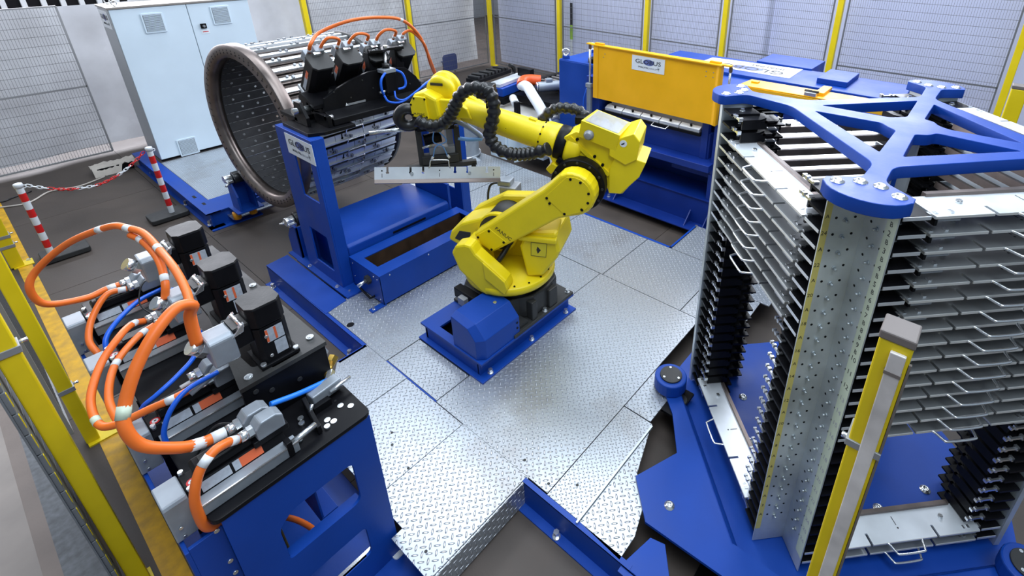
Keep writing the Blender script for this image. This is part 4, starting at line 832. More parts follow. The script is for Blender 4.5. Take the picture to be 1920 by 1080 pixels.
# gripper
gA = Vector((0.82, -0.57, 0)).normalized(); gN = Vector((-gA.y * -1, gA.x * -1, 0)) * -1; gN = Vector((-0.57, -0.82, 0)).normalized()
gc = Vector((2.33, 3.36, 0))
def g(a, n, z): return gc + gA * a + gN * n + Vector((0, 0, z))
gr = part('gripper_body', MB().obx(g(-0.01, 0, 1.635), gA, gN, zs, (0.14, 0.09, 0.05)), black, rb, 0.006)
part('flange', MB().cyl(g(0, 0, 1.70), g(0, 0, 1.66), 0.07, 24), dark, gr)
part('hose_coil', MB().tube([g(-0.20 + 0.07 * math.cos(a), 0.05, 1.70 + 0.07 * math.sin(a)) for a in [2 * PI * i / 20 for i in range(20)]], 0.045, 12, closed=True), rubber, gr)
part('guide_rod', MB().cyl(g(-0.50, 0.02, 1.585), g(-0.12, 0.02, 1.60), 0.018, 12), steel, gr); part('guide_rod', MB().cyl(g(0.12, 0.02, 1.61), g(0.36, 0.02, 1.62), 0.012, 12), steel, gr)
for a in (-0.145, 0.145): part('strut', MB().obx(g(a, 0.03, 1.44), gA, gN, zs, (0.022, 0.03, 0.15)), dark, gr, 0.003)
part('strut', MB().obx(g(0.09, -0.02, 1.45), gA, gN, zs, (0.025, 0.02, 0.13)), motgrey, gr, 0.003)
part('clamp_cylinder', MB().cyl(g(-0.11, 0.02, 1.49), g(0.02, 0.0, 1.50), 0.045, 20), black, gr); part('cylinder_rod', MB().cyl(g(-0.13, 0.06, 1.44), g(-0.05, 0.06, 1.46), 0.012, 10), chrome, gr)
part('cross_block', MB().obx(g(0.0, 0.05, 1.34), gA, gN, zs, (0.14, 0.045, 0.035)), dark, gr, 0.004); part('cross_block', MB().obx(g(0.02, 0.03, 1.40), gA, gN, zs, (0.10, 0.03, 0.03)), motgrey, gr, 0.004)
fb = part('finger_bar', MB().obx(g(0.01, 0.06, 1.275), gA, gN, zs, (0.27, 0.025, 0.02)), dark, gr, 0.003)
for a in (-0.245, 0.255): part('finger', MB().obx(g(a, 0.065, 1.225), gA, gN, zs, (0.018, 0.02, 0.055)), dark, fb, 0.003)
for a, b in ((-0.05, 0.03), (0.05, -0.02)): part('air_tube', MB().tube(smoothpath([g(-0.02, 0.06, 1.60), g(b * 2, 0.10, 1.50), g(a * 0.5, 0.11, 1.46), g(a * 1.1, 0.10, 1.37)]), 0.005, 6), mat('pale_blue_tube', (0.15, 0.35, 0.75), 0.35) if 'pale_blue_tube' not in MATS else MATS['pale_blue_tube'], gr)
for a in (-0.055, 0.055): part('fitting', MB().cyl(g(a, 0.10, 1.375), g(a * 1.25, 0.10, 1.35), 0.010, 8), white, gr)
part('spiral_sleeve', MB().tube(smoothpath([g(0.07, 0.0, 1.66), g(0.20, 0.02, 1.60), g(0.32, 0.03, 1.50), g(0.34, 0.03, 1.46)]), 0.022, 10), mat('grey_blue_sleeve', (0.28, 0.34, 0.50), 0.5), gr)
part('spiral_sleeve', MB().tube(smoothpath([g(0.15, 0.05, 1.49), g(0.24, 0.05, 1.47), g(0.34, 0.04, 1.46)]), 0.016, 10), MATS['pale_blue_tube'], gr)

# the tool bar it holds
tA = Vector((0.80, -0.565, -0.11)).normalized(); tU = Vector((0.18, 0.26, 0.95)).normalized(); tU = (tU - tA * tU.dot(tA)).normalized(); tN = tA.cross(tU)
tc = Vector((2.245, 3.275, 1.235))
def tq(a, u, n=0): return tc + tA * a + tU * u + tN * n
if tN.y > 0: tN = -tN
def bent_outline(L, h, notches, hx, hw=0.11):      # comb outline of a tool plate seen on its face: bottom edge, then top edge with keyhole slots
    top = [(-L, h)]
    for x in notches: top += [(x - 0.008, h), (x - 0.008, h - 0.035), (x - 0.013, h - 0.042), (x - 0.008, h - 0.052), (x + 0.008, h - 0.052), (x + 0.013, h - 0.042), (x + 0.008, h - 0.035), (x + 0.008, h)]
    return [(L, h)][::1], top
tb_ = thing('forming_tool_bar', 'bright steel tool bar with a wire handle held up by the robot gripper', 'tool bar', tuple(tc))
_, topn = bent_outline(0.485, 0.05, [-0.39, -0.22, -0.125, 0.12, 0.22, 0.375], 0)
part('plate', MB().prism([tq(a, u) for a, u in topn + [(0.485, 0.05), (0.485, -0.045), (-0.485, -0.045)]], tN * 0.008), brightbar, tb_)
part('bottom_bar', MB().prism([tq(-0.485, u, n) for u, n in ((-0.045, -0.01), (-0.045, 0.022), (-0.075, 0.03), (-0.082, 0.0))], tA * 0.97), ringsteel, tb_, 0.002)
part('handle', MB().tube(smoothpath([tq(-0.085, 0.04, 0.004), tq(-0.075, 0.055, 0.006), tq(-0.07, 0.095, 0.008), tq(-0.055, 0.105, 0.008), tq(0.055, 0.105, 0.008), tq(0.07, 0.095, 0.008), tq(0.075, 0.055, 0.006), tq(0.085, 0.04, 0.004)], 4), 0.006, 8), chrome, tb_)
for a in (-0.43, 0.0, 0.43): part('hole', MB().cyl(tq(a, 0.022, 0.008), tq(a, 0.022, 0.0088), 0.006, 8), black, tb_); part('engraving', MB().prism([tq(a + x, u, 0.008) for x, u in ((-0.002, 0.0), (0.002, 0.0), (0.002, -0.03), (-0.002, -0.03))], tN * 0.0006), ink, tb_)
for a in (-0.21, 0.235): part('pin', MB().cyl(tq(a, 0.0, 0.008), tq(a, 0.0, 0.02), 0.013, 12), steel, tb_)
# ---------------------------------------------------------------- blue press with the big yellow guard
ps = thing('bending_press', 'large blue press, front darkened for shade, at the back with a wide slot under the big yellow guard', 'press', (5.6, 2.4, ZF))
part('foot_flange', MB().bx(4.76, 5.0, 2.02, 3.72, -0.10, -0.085), blue_shaded, ps, 0.002)
part('foot_wall', MB().bx(4.95, 4.97, 0.7, 3.74, ZF, 0.235), blue_shaded, ps); part('foot_ledge', MB().bx(4.93, 5.35, 0.7, 3.74, 0.235, 0.25), blue_shaded, ps, 0.002)
for y in (2.12, 2.34, 3.35, 3.55): part('gusset', MB().prism([(4.95, y, -0.085), (4.80, y, -0.085), (4.95, y, 0.06)], (0, 0.012, 0)), blue_shaded, ps)
for y in (2.2, 3.45): part('foot_bolt', MB().hexb((4.84, y, -0.085), (0, 0, 1), 0.018, 0.03), chrome, ps)
part('recess_back', MB().bx(5.40, 5.42, 0.7, 3.74, 0.25, 0.75), blue_shaded, ps)
part('recess_block', MB().bx(5.16, 5.40, 2.20, 2.75, 0.42, 0.62), blue_shaded, ps, 0.004)
part('shelf', MB().bx(4.86, 5.30, 2.14, 3.70, 0.62, 0.70), blue_shaded, ps, 0.004)
part('die_beam', MB().bx(5.04, 5.36, 2.24, 3.72, 0.70, 1.00), blue_shaded, ps, 0.004)
part('pillar', MB().bx(4.96, 5.36, 1.96, 2.18, -0.09, 0.56), blue_shaded, ps, 0.004); part('pillar', MB().bx(4.96, 5.36, 3.72, 3.92, -0.09, 1.40), blue_shaded, ps, 0.004)
part('guide_post', MB().bx(4.97, 5.05, 2.10, 2.17, 0.56, 1.42), blue_shaded, ps, 0.004); part('guide_post', MB().bx(5.02, 5.09, 2.26, 2.34, 0.70, 1.30), blue_shaded, ps, 0.004)
part('upper_beam', MB().bx(5.12, 5.9, 0.5, 3.9, 1.12, 1.44), blue_shaded, ps, 0.006); part('ram_plate', MB().bx(5.06, 5.12, 2.30, 3.60, 1.02, 1.30), motgrey, ps, 0.003)
for i in range(5):
    y0 = 2.36 + i * 0.262; s = part('die_segment', MB().prism([(5.0, y0, 1.0), (5.0, y0, 1.035), (5.06, y0, 1.06), (5.12, y0, 1.06), (5.12, y0, 1.0)], (0, 0.25, 0)), brightbar, ps, 0.002)
    part('pin', MB().cyl((5.04, y0 + 0.12, 1.04), (5.03, y0 + 0.12, 1.07), 0.014, 10), black, s)
part('die_rail', MB().bx(4.985, 5.04, 2.34, 3.70, 0.965, 1.0), black, ps, 0.002)
part('die_handle', MB().tube(smoothpath([(4.99, 2.74, 1.0), (4.94, 2.745, 0.985), (4.925, 2.76, 0.98), (4.925, 2.92, 0.98), (4.94, 2.935, 0.985), (4.99, 2.94, 1.0)], 4), 0.007, 8), chrome, ps)
body = part('body', MB().bx(5.42, 6.95, 0.45, 3.72, ZF, 1.43), blue, ps, 0.006)
part('top_cover', MB().bx(5.86, 6.62, 0.62, 3.2, 1.44, 1.50), blue, ps, 0.006); part('cover_step', MB().bx(5.30, 5.86, 0.40, 3.85, 1.43, 1.462), blue, ps, 0.004)
part('rear_box', MB().bx(6.62, 7.20, 1.72, 2.42, 1.20, 1.52), blue, ps, 0.006); part('rear_box', MB().bx(6.05, 6.6, 1.18, 1.50, 1.50, 1.56), blue, ps, 0.006)
sg = part('top_sign', MB().prism([(6.05, 1.80, 1.501), (6.05, 2.98, 1.501), (6.50, 2.98, 1.501), (6.60, 1.82, 1.501)], (0, 0, 0.003)), signw, ps)
SF = frame((6.27, 2.38, 1.5055), (0, 1, 0), (-1, 0, 0)); INV[sg.name] = INV[ps.name]
e = MB(); e.prism([SF @ Vector((0.0 + 0.20 * math.cos(t), 0.05 + 0.10 * math.sin(t), 0)) for t in [2 * PI * i / 20 for i in range(20)]], (0, 0, 0.0004)); part('logo_disc', e, inkblue, sg)
text('GLOBUS', 0.235, sg, SF @ Matrix.Translation((0, 0.05, 0.001)), ink, sx=1.05); text('IMALPAL', 0.095, sg, SF @ Matrix.Translation((-0.18, -0.15, 0.001)), ink, sx=1.2); text('GROUP', 0.08, sg, SF @ Matrix.Translation((0.22, -0.15, 0.001)), inkgrey)
for x, y in ((5.95, 2.25), (5.95, 1.2), (5.6, 0.9)): part('cover_screw', MB().cyl((x, y, 1.462), (x, y, 1.467), 0.010, 8), black, ps)

gd = thing('press_guard', 'big flat amber yellow guard sheet with a white maker sign on the blue press', 'guard', (4.9, 2.97, 1.165))
part('sheet', MB().bx(4.90, 4.906, 2.19, 3.765, 1.165, 1.80), gyellow, gd)
part('side_fold', MB().prism([(4.90, 2.19, 1.165), (4.88, 2.155, 1.165), (4.885, 2.14, 1.165), (4.906, 2.19, 1.165)], (0, 0, 0.64)), gyellow, gd); part('side_fold', MB().bx(4.895, 4.91, 3.70, 3.768, 1.165, 1.80), gyellow, gd)
part('edge_strip', MB().bx(4.89, 4.955, 2.135, 2.155, 1.16, 1.805), gyellow, gd)
part('top_flange', MB().prism([(4.87, 2.13, 1.80), (4.885, 3.80, 1.80), (4.965, 3.80, 1.80), (4.965, 2.13, 1.80)], (0, 0, 0.012)), gyellow, gd)
for y in (3.86, 2.06): part('rod_lug', MB().bx(4.90, 4.96, min(y, y + 0.1 * (1 if y < 3 else -1)) - 0.02, max(y, y + 0.1 * (1 if y < 3 else -1)) + 0.02, 1.80, 1.815), gyellow, gd, 0.003); part('lug_bracket', MB().obx((4.93, y - 0.16 * (1 if y > 3 else -1), 1.82), (1, 0, 0), (0, 1, 0), (0, 0, 1), (0.02, 0.06, 0.012)), gyellow, gd)
for y, z in ((2.30, 1.72), (2.22, 1.72), (2.30, 1.67), (2.22, 1.67), (3.60, 1.72), (3.62, 1.68)): part('rivet', MB().cyl((4.90, y, z), (4.897, y, z), 0.006, 8), motgrey, gd)
logo_sign(gd, frame((4.899, 3.005, 1.685), (0, -1, 0), (0, 0, 1)), 0.425, 0.165)
for y, lab in ((3.86, 'slim steel lifting rod and pneumatic cylinder left of the big yellow guard'), (2.06, 'slim steel lifting rod right of the big yellow guard')):
    t = thing('lifting_cylinder', lab, 'cylinder', (4.95, y, 0.75)); part('rod', MB().cyl((4.95, y, 1.30), (4.95, y, 1.80), 0.012, 12), steel, t)
    part('barrel', MB().bx(4.92, 4.98, y - 0.03, y + 0.03, 0.80, 1.29), alu, t, 0.006); part('end_cap', MB().bx(4.91, 4.99, y - 0.04, y + 0.04, 1.27, 1.32), alu, t, 0.004)
    part('rod_nut', MB().cyl((4.95, y, 1.74), (4.95, y, 1.79), 0.02, 6, smooth=False), ringsteel, t)
    if y > 3: part('air_line', MB().tube(smoothpath([(4.92, y + 0.03, 1.25), (4.90, y + 0.06, 1.10), (4.92, y + 0.07, 0.9), (4.95, y + 0.03, 0.82)]), 0.006, 6), bhose, t)
tk = thing('hydraulic_tank', 'tall blue box tank with two lifting eyes left of the big yellow guard', 'tank', (5.5, 4.2, ZF))
part('shell', MB().bx(5.115, 5.95, 3.94, 4.51, ZF, 1.49), blue, tk, 0.006); part('lid', MB().bx(5.12, 5.945, 3.945, 4.505, 1.49, 1.50), blue, tk, 0.004)
part('filler_cap', MB().cyl((5.25, 4.02, 1.50), (5.25, 4.02, 1.56), 0.085, 24), black, tk, 0.01)
for x, y in ((5.18, 4.44), (5.72, 4.42)):
    l = part('eye_lug', MB().obx((x, y, 1.52), (1, 0, 0), (0, 1, 0), (0, 0, 1), (0.035, 0.035, 0.02)), blue, tk, 0.004)
    part('lifting_eye', MB().tube([(x + 0.03 * math.sin(0.6) * math.cos(a), y - 0.042 * math.cos(a), 1.585 + 0.042 * math.sin(a)) for a in [2 * PI * i / 18 for i in range(18)]], 0.012, 10, closed=True).cyl((x, y, 1.535), (x, y, 1.55), 0.022, 12), chrome, l)
g2 = thing('press_guard', 'lowered yellow guard with a wide flat top flange seen behind the blue spider frame', 'guard', (5.5, 1.4, 1.0))
part('top_flange', MB().prism([(5.385, 2.13, 1.50), (5.70, 2.11, 1.50), (5.74, 0.55, 1.50), (5.44, 0.45, 1.50)], (0, 0, 0.012)), gyellow, g2, 0.002); part('sheet', MB().bx(5.385, 5.395, 0.45, 2.13, 1.455, 1.50), gyellow, g2)
part('lug', MB().bx(5.50, 5.82, 1.27, 1.36, 1.512, 1.545), gyellow, g2, 0.004); part('hinge_block', MB().obx((5.46, 1.38, 1.53), (1, 0, 0), (0, 1, 0), (0, 0, 1), (0.05, 0.06, 0.02)), chrome, g2, 0.006); part('boss', MB().bx(5.55, 5.62, 1.98, 2.06, 1.512, 1.53), gyellow, g2, 0.006)
part('hinge_pin', MB().cyl((5.46, 1.31, 1.555), (5.46, 1.45, 1.555), 0.012, 10), dark, g2)

# ---------------------------------------------------------------- white conveyor machine, drum and hoses at the back
wm_ = thing('conveyor_machine', 'white conveyor machine with black rails in the far corner behind the robot arm', 'machine', (5.6, 5.3, 0))
part('cabinet', MB().bx(4.98, 6.3, 4.72, 5.62, 0.02, 0.60), cabw, wm_, 0.006); part('worktop', MB().bx(4.96, 6.35, 4.70, 5.95, 0.60, 0.63), mat('worktop_cream', (0.62, 0.60, 0.56), 0.45), wm_, 0.004)
part('front_panel', MB().bx(4.62, 4.66, 5.10, 5.42, 0.05, 0.62), cabw, wm_, 0.004); part('side_panel', MB().bx(4.66, 4.98, 5.08, 5.12, 0.1, 0.62), cabw, wm_)
part('edge_profile', MB().bx(5.30, 6.25, 4.66, 4.71, 0.58, 0.70), alu, wm_, 0.004)
for x in (5.5, 5.9): part('profile_knob', MB().cyl((x, 4.68, 0.70), (x, 4.68, 0.73), 0.012, 8), black, wm_)
bt = part('belt_bed', MB().bx(5.25, 6.6, 4.66, 5.55, 0.70, 0.80), black, wm_, 0.004)
part('side_rail', MB().bx(5.65, 6.6, 5.52, 5.60, 0.86, 0.92), black, bt); part('roller_frame', MB().bx(5.75, 6.7, 4.9, 5.5, 0.86, 0.90), rubber, bt, 0.003); part('end_box', MB().bx(6.45, 6.75, 4.85, 5.2, 0.90, 1.06), black, bt, 0.006)
for i in range(7): part('roller', MB().cyl((5.82 + i * 0.12, 4.92, 0.90), (5.82 + i * 0.12, 5.48, 0.90), 0.035, 14), rubber, bt)
for i in range(6): part('rail_bolt', MB().cyl((5.70, 4.95 + i * 0.1, 0.915), (5.70, 4.95 + i * 0.1, 0.925), 0.014, 8), chrome, bt)
gm = part('gear_motor', MB().cyl((5.42, 5.20, 0.93), (5.70, 5.02, 0.93), 0.075, 24), alu, wm_, 0.008); part('gear_box', MB().obx((5.80, 4.95, 0.93), (0.84, -0.54, 0), (0.54, 0.84, 0), (0, 0, 1), (0.09, 0.07, 0.07)), motgrey, gm, 0.01); part('fan_cover', MB().lathe((5.415, 5.204, 0.93), (-0.84, 0.54, 0), [(0, 0.075), (0.015, 0.07), (0.02, 0.05), (0.02, 0.001)], 24), chrome, gm); part('terminal_box', MB().obx((5.56, 5.11, 1.02), (0.84, -0.54, 0), (0.54, 0.84, 0), (0, 0, 1), (0.05, 0.04, 0.025)), alu, gm, 0.006)
ax = part('linear_axis', MB().bar((5.02, 5.62, 0.86), (5.64, 5.72, 0.86), 0.16, 0.12), MATS['blue_paint'], wm_, 0.004); part('axis_cover', MB().bar((5.02, 5.70, 0.95), (5.72, 5.82, 0.95), 0.20, 0.05), brightbar, ax, 0.004)
part('end_plate', MB().bx(5.60, 5.68, 5.52, 5.80, 0.66, 1.10), black, ax, 0.004); part('axis_base', MB().bar((5.0, 5.58, 0.74), (5.60, 5.68, 0.74), 0.14, 0.10), black, ax); part('axis_label', MB().bar((5.18, 5.505, 0.74), (5.45, 5.55, 0.74), 0.004, 0.06), lblgrey, ax)
ec = part('energy_chain', MB().bar((4.9, 6.05, 0.98), (5.7, 6.18, 0.98), 0.24, 0.06), black, wm_, 0.006)
for i in range(9): part('chain_segment', MB().obx(Vector((4.95, 6.06, 1.03)) + Vector((0.98, 0.16, 0)) * (0.085 * i), (0.98, 0.16, 0), (-0.16, 0.98, 0), (0, 0, 1), (0.03, 0.10, 0.035 if i % 2 else 0.02)), rubber, ec, 0.006)
part('chain_loop', MB().tube([(5.78 + 0.09 * math.sin(a), 6.16, 0.95 + 0.09 * math.cos(a)) for a in [PI * i / 10 for i in range(11)]], 0.035, 8), rubber, ec)
part('roll_post', MB().bx(4.82, 4.88, 5.03, 5.10, 0.3, 0.86), black, wm_, 0.003); part('film_roll', MB().cyl((4.86, 5.10, 0.82), (5.05, 5.35, 0.82), 0.055, 20), white, wm_)
vlv = part('valve_block', MB().obx((5.02, 4.72, 0.62), (1, 0, 0), (0, 1, 0), (0, 0, 1), (0.09, 0.07, 0.05)), motgrey, wm_, 0.01); part('valve_dome', MB().lathe((5.0, 4.74, 0.67), zs, [(0, 0.05), (0.03, 0.05), (0.045, 0.03), (0.048, 0.001)], 16), alu, vlv); part('valve_pipe', MB().tube(smoothpath([(4.80, 4.80, 0.58), (4.90, 4.72, 0.56), (5.05, 4.62, 0.56)]), 0.025, 10), alu, vlv)
part('warning_plate', MB().prism([(4.66, 4.98, 0.03), (4.86, 4.90, 0.03), (4.86, 4.90, 0.12), (4.66, 4.98, 0.12)], (0.005, 0.01, 0)), cabw, wm_)
dh = thing('dust_hose', 'fat white suction hose with an orange elbow on the conveyor machine', 'hose', (4.9, 4.6, 0))
part('sleeve', MB().tube(smoothpath([(5.28, 5.40, 0.95), (5.22, 5.22, 0.97), (5.08, 4.98, 0.92), (4.95, 4.70, 0.80), (4.86, 4.50, 0.62), (4.84, 4.40, 0.40), (4.86, 4.36, 0.05)]), 0.075, 18), hosew, dh)
part('elbow', MB().tube(smoothpath([(5.25, 5.36, 0.965), (5.34, 5.42, 1.0), (5.46, 5.40, 1.0), (5.58, 5.30, 0.98)]), 0.078, 18), mat('orange_plastic', (0.85, 0.10, 0.015), 0.4), dh)
part('end_fitting', MB().lathe((4.86, 4.36, 0.02), zs, [(0, 0.085), (0.05, 0.085), (0.06, 0.075)], 18), MATS['orange_plastic'], dh)
sd = thing('steel_drum', 'stainless steel drum standing behind the gripper on the tread plates', 'drum', (4.42, 5.80, 0))
part('shell', MB().lathe((4.42, 5.80, 0.02), zs, [(0, 0.20), (0.0, 0.24), (0.02, 0.25), (0.05, 0.235), (0.55, 0.235), (0.57, 0.25), (0.60, 0.235), (0.62, 0.10), (0.63, 0.001)], 36), alu, sd); part('ring', MB().tube([(4.42 + 0.25 * math.cos(a), 5.80 + 0.25 * math.sin(a), 0.05) for a in [2 * PI * i / 32 for i in range(32)]], 0.014, 8, closed=True), chrome, sd)
part('label', MB().prism([(4.42 + 0.237 * math.cos(a), 5.80 + 0.237 * math.sin(a), 0.24) for a in (3.85, 4.0, 4.15, 4.3)] + [(4.42 + 0.237 * math.cos(a), 5.80 + 0.237 * math.sin(a), 0.34) for a in (4.3, 4.15, 4.0, 3.85)], (-0.001, -0.002, 0)), lblgrey, sd); part('clamp_ring', MB().tube([(4.42 + 0.24 * math.cos(a), 5.80 + 0.24 * math.sin(a), 0.58) for a in [2 * PI * i / 32 for i in range(32)]], 0.012, 8, closed=True), chrome, sd)
part('foot_wedge', MB().prism([(4.30, 5.50, 0.0), (4.46, 5.46, 0.0), (4.42, 5.56, 0.06)], (0.03, 0.06, 0)), alu, sd)
# chair seen through the wire mesh and a level leaning on the fence
cr = thing('blue_chair', 'blurred blue plastic chair seen through the mesh left of the far corner post', 'chair', (7.95, 10.72, ZF))
part('back', MB().prism([(x, 10.58, z) for x, z in [(7.95 + a, 0.06 + b) for a, b in rrect(0, 0, 0.42, 0.42, 0.08)]], (0, 0.03, 0)), mat('chair_blue', (0.04, 0.06, 0.20), 0.5), cr, 0.01); part('seat', MB().bx(7.76, 8.14, 10.60, 10.72, 0.10 - 0.02, 0.10), MATS['chair_blue'], cr, 0.01)
for x in (7.78, 8.12): part('leg', MB().cyl((x, 10.66, ZF), (x, 10.66, 0.09), 0.015, 10), black, cr)
lv = thing('spirit_level', 'thin white and lime green pole standing behind the mesh beside the blue tank', 'pole', (9.2, 7.72, ZF))
part('pole', MB().bx(9.19, 9.21, 7.69, 7.75, ZF, 0.80), white, lv); part('green_end', MB().bx(9.188, 9.212, 7.688, 7.752, 0.80, 1.12), mat('lime', (0.35, 0.62, 0.03), 0.5), lv); part('black_end', MB().bx(9.19, 9.21, 7.69, 7.75, 1.12, 1.60), black, lv)
# ---------------------------------------------------------------- revolving tool rack
KC = Vector((2.90, 0.24, 0)); ZT_ = 2.105
mat('scuffed_plate', (0.30, 0.28, 0.27), 0.6, 0.3, noise=0.6, nscale=40)
rk = thing('tool_rack', 'tall four-cornered steel tool rack with a blue spider frame on top', 'rack', tuple(KC))
def K(f, u, n, z):      # face f (0 = left, 1 = back, 2 = far right, 3 = near right): u along the face, n outward
    th = math.radians(135 - 90 * f); nn = Vector((math.cos(th), math.sin(th), 0)); uu = Vector((nn.y, -nn.x, 0)); return KC + uu * u + nn * n + Vector((0, 0, z))
def KM(f):
    th = math.radians(135 - 90 * f); nn = Vector((math.cos(th), math.sin(th), 0)); uu = Vector((nn.y, -nn.x, 0))
    return Matrix(((uu.x, nn.x, 0, KC.x), (uu.y, nn.y, 0, KC.y), (0, 0, 1, 0), (0, 0, 0, 1)))
# spider frame: filled curve with four windows and two slots per window, rounded
def rot(p, k): c, s = math.cos(k * PI / 2), math.sin(k * PI / 2); return (p[0] * c - p[1] * s, p[0] * s + p[1] * c)
def roundpoly(pts, rs, n=5):
    out = []; N_ = len(pts)
    for i in range(N_):
        p = Vector(pts[i]); a = (Vector(pts[i - 1]) - p); b = (Vector(pts[(i + 1) % N_]) - p); r = rs[i] if isinstance(rs, list) else rs
        if r <= 0: out.append(tuple(p)); continue
        r = min(r, a.length * 0.45, b.length * 0.45); a = p + a.normalized() * r; b = p + b.normalized() * r
        for k in range(n + 1): t = k / n; q = a * (1 - t) ** 2 + p * 2 * t * (1 - t) + b * t * t; out.append((q.x, q.y))
    return out
outer = []; ors = []
SIDE = [((0.565, -0.033), (0.565, 0.033)), ((0.068, 0.525), (-0.095, 0.555)), ((-0.66, 0.033), (-0.655, -0.034)), ((-0.095, -0.55), (0.068, -0.52))]     # where each arm leaves the ring
for k in range(4):
    arm_ = [(0.835, -0.038), (0.915, -0.150), (0.955, -0.150)] + [(0.93 + 0.115 * math.cos(a), 0.150 * math.sin(a)) for a in [math.radians(-75 + 150 * i / 10) for i in range(11)]] + [(0.955, 0.150), (0.915, 0.150), (0.835, 0.038)]
    outer += [SIDE[k][0]] + [rot(p, k) for p in arm_] + [SIDE[k][1]]; ors += [0.05, 0.04, 0, 0] + [0] * 11 + [0, 0, 0.04, 0.05]
outer = roundpoly(outer, ors)
HOLES = [[(-0.520, 0.040), (-0.100, 0.440), (-0.083, 0.116), (-0.128, 0.079), (-0.163, 0.036)], [(0.470, 0.034), (0.100, 0.030), (0.030, 0.105), (0.022, 0.440)],
         [(0.450, -0.045), (0.012, -0.450), (0.012, -0.160), (0.045, -0.112), (0.100, -0.085), (0.112, -0.042)], [(-0.166, -0.040), (-0.140, -0.092), (-0.080, -0.120), (-0.103, -0.450), (-0.515, -0.045)]]
HOLES = [roundpoly(h, 0.022) for h in HOLES]
cu = bpy.data.curves.new('t', 'CURVE'); cu.dimensions = '2D'; cu.fill_mode = 'BOTH'; cu.extrude = 0.024; cu.bevel_depth = 0.003
for pts in [outer] + HOLES:
    sp = cu.splines.new('POLY'); sp.points.add(len(pts) - 1); sp.use_cyclic_u = True
    for q, p in zip(sp.points, pts): q.co = (p[0], p[1], 0, 1)
tmp = bpy.data.objects.new('t', cu); me = bpy.data.meshes.new_from_object(tmp); bpy.data.objects.remove(tmp); bpy.data.curves.remove(cu)
me.transform(Matrix.Translation((0, 0, ZT_ + 0.028))); me.materials.clear(); me.materials.append(blue); me.name = 'spider_frame'
sf = link('spider_frame', me, rk)
for k in range(4):
    for x, y in ((0.935, 0.105), (0.885, 0.035), (0.885, -0.035), (0.935, -0.105)):
        p = rot((x, y), k); b = part('frame_bolt', MB().lathe((KC.x + p[0], KC.y + p[1], ZT_ + 0.054), (0, 0, 1), [(0, 0.027), (0.003, 0.027), (0.0032, 0.019), (0.010, 0.018), (0.010, 0.011), (0.004, 0.010), (0.004, 0.001)], 16), chrome, sf)
# columns: two wings each, one per adjoining face
ZB = -0.055
LV = [2.075 - 0.0762 * i for i in range(28)]
for f in range(4):
    for s in (-1, 1):
        w = MB(); u0 = 0.568 * s; u1 = u0 + 0.006 * s
        a = [K(f, u0, 0.568, ZB), K(f, u0, 0.748, ZB), K(f, u1, 0.748, ZB), K(f, u1, 0.568, ZB)]
        col = part('column_wing', MB().prism(a, (0, 0, ZT_ - ZB)), galv, rk, 0.001)
        tp_ = tape_g if (f, s) == (3, 1) else tape_y
        if (f, s) not in ((3, 1), (0, -1)): fl = part('edge_flange', MB().prism([K(f, u0, 0.748, ZB), K(f, u0 + 0.030 * s, 0.752, ZB), K(f, u0 + 0.030 * s, 0.756, ZB), K(f, u0, 0.754, ZB)], (0, 0, ZT_ - ZB)), galv, col)
        if (f, s) in ((3, 1), (0, -1)):
            tpz = part('label_tape', MB().prism([K(f, u0 + 0.0065 * s, 0.695 if f == 3 else 0.720, 0.05), K(f, u0 + 0.0065 * s, 0.748, 0.05), K(f, u0 + 0.0072 * s, 0.748, 0.05), K(f, u0 + 0.0072 * s, 0.695 if f == 3 else 0.720, 0.05)], (0, 0, 2.04)), tp_, col)
            nn = (K(f, 0, 1, 0) - K(f, 0, 0, 0)); uo = (K(f, s, 0, 0) - K(f, 0, 0, 0))
            for i, z in enumerate(LV[:26]):
                if f == 3:
                    Mx = frame(K(f, u0 + 0.0076 * s, 0.721, z), uo.cross(Vector((0, 0, 1))) * -1, (0, 0, 1)); 
                    text(str(i + 1), 0.034, col, Mx, inkgrey if i > 11 else ink, 'level_mark', ext=0.0002)
                    if i < 9: text('B', 0.030, col, frame(K(f, u0 + 0.0076 * s, 0.721, z - 0.0376), uo.cross(Vector((0, 0, 1))) * -1, (0, 0, 1)), ink, 'level_mark', ext=0.0002)
                else:
                    Mx = frame(K(f, u0 + 0.0076 * s, 0.734, z), uo.cross(Vector((0, 0, 1))) * -1, (0, 0, 1)); text('A' if i % 2 else str(26 - i), 0.026, col, Mx, ink, 'level_mark', ext=0.0002)
        if (f, s) in ((3, 1), (0, -1)):
            for i, z in enumerate(LV[:26]):
                p = K(f, u0 + 0.006 * s, 0.655, z - 0.02); uo = (K(f, s, 0, 0) - K(f, 0, 0, 0))
                part('wing_bolt', MB().cyl(p, p + uo * 0.005, 0.010, 10).cyl(p + uo * 0.005, p + uo * 0.02, 0.006, 8), zinc, col)
            hb = MB()
            for z in LV[:26]:
                for n_ in (0.615, 0.695): p = K(f, u0 + 0.006 * s, n_, z - 0.008); uo = (K(f, s, 0, 0) - K(f, 0, 0, 0)); hb.cyl(p, p + uo * 0.0008, 0.006, 8)
            o = part('wing_holes', hb, black, col); o['kind'] = 'stuff'
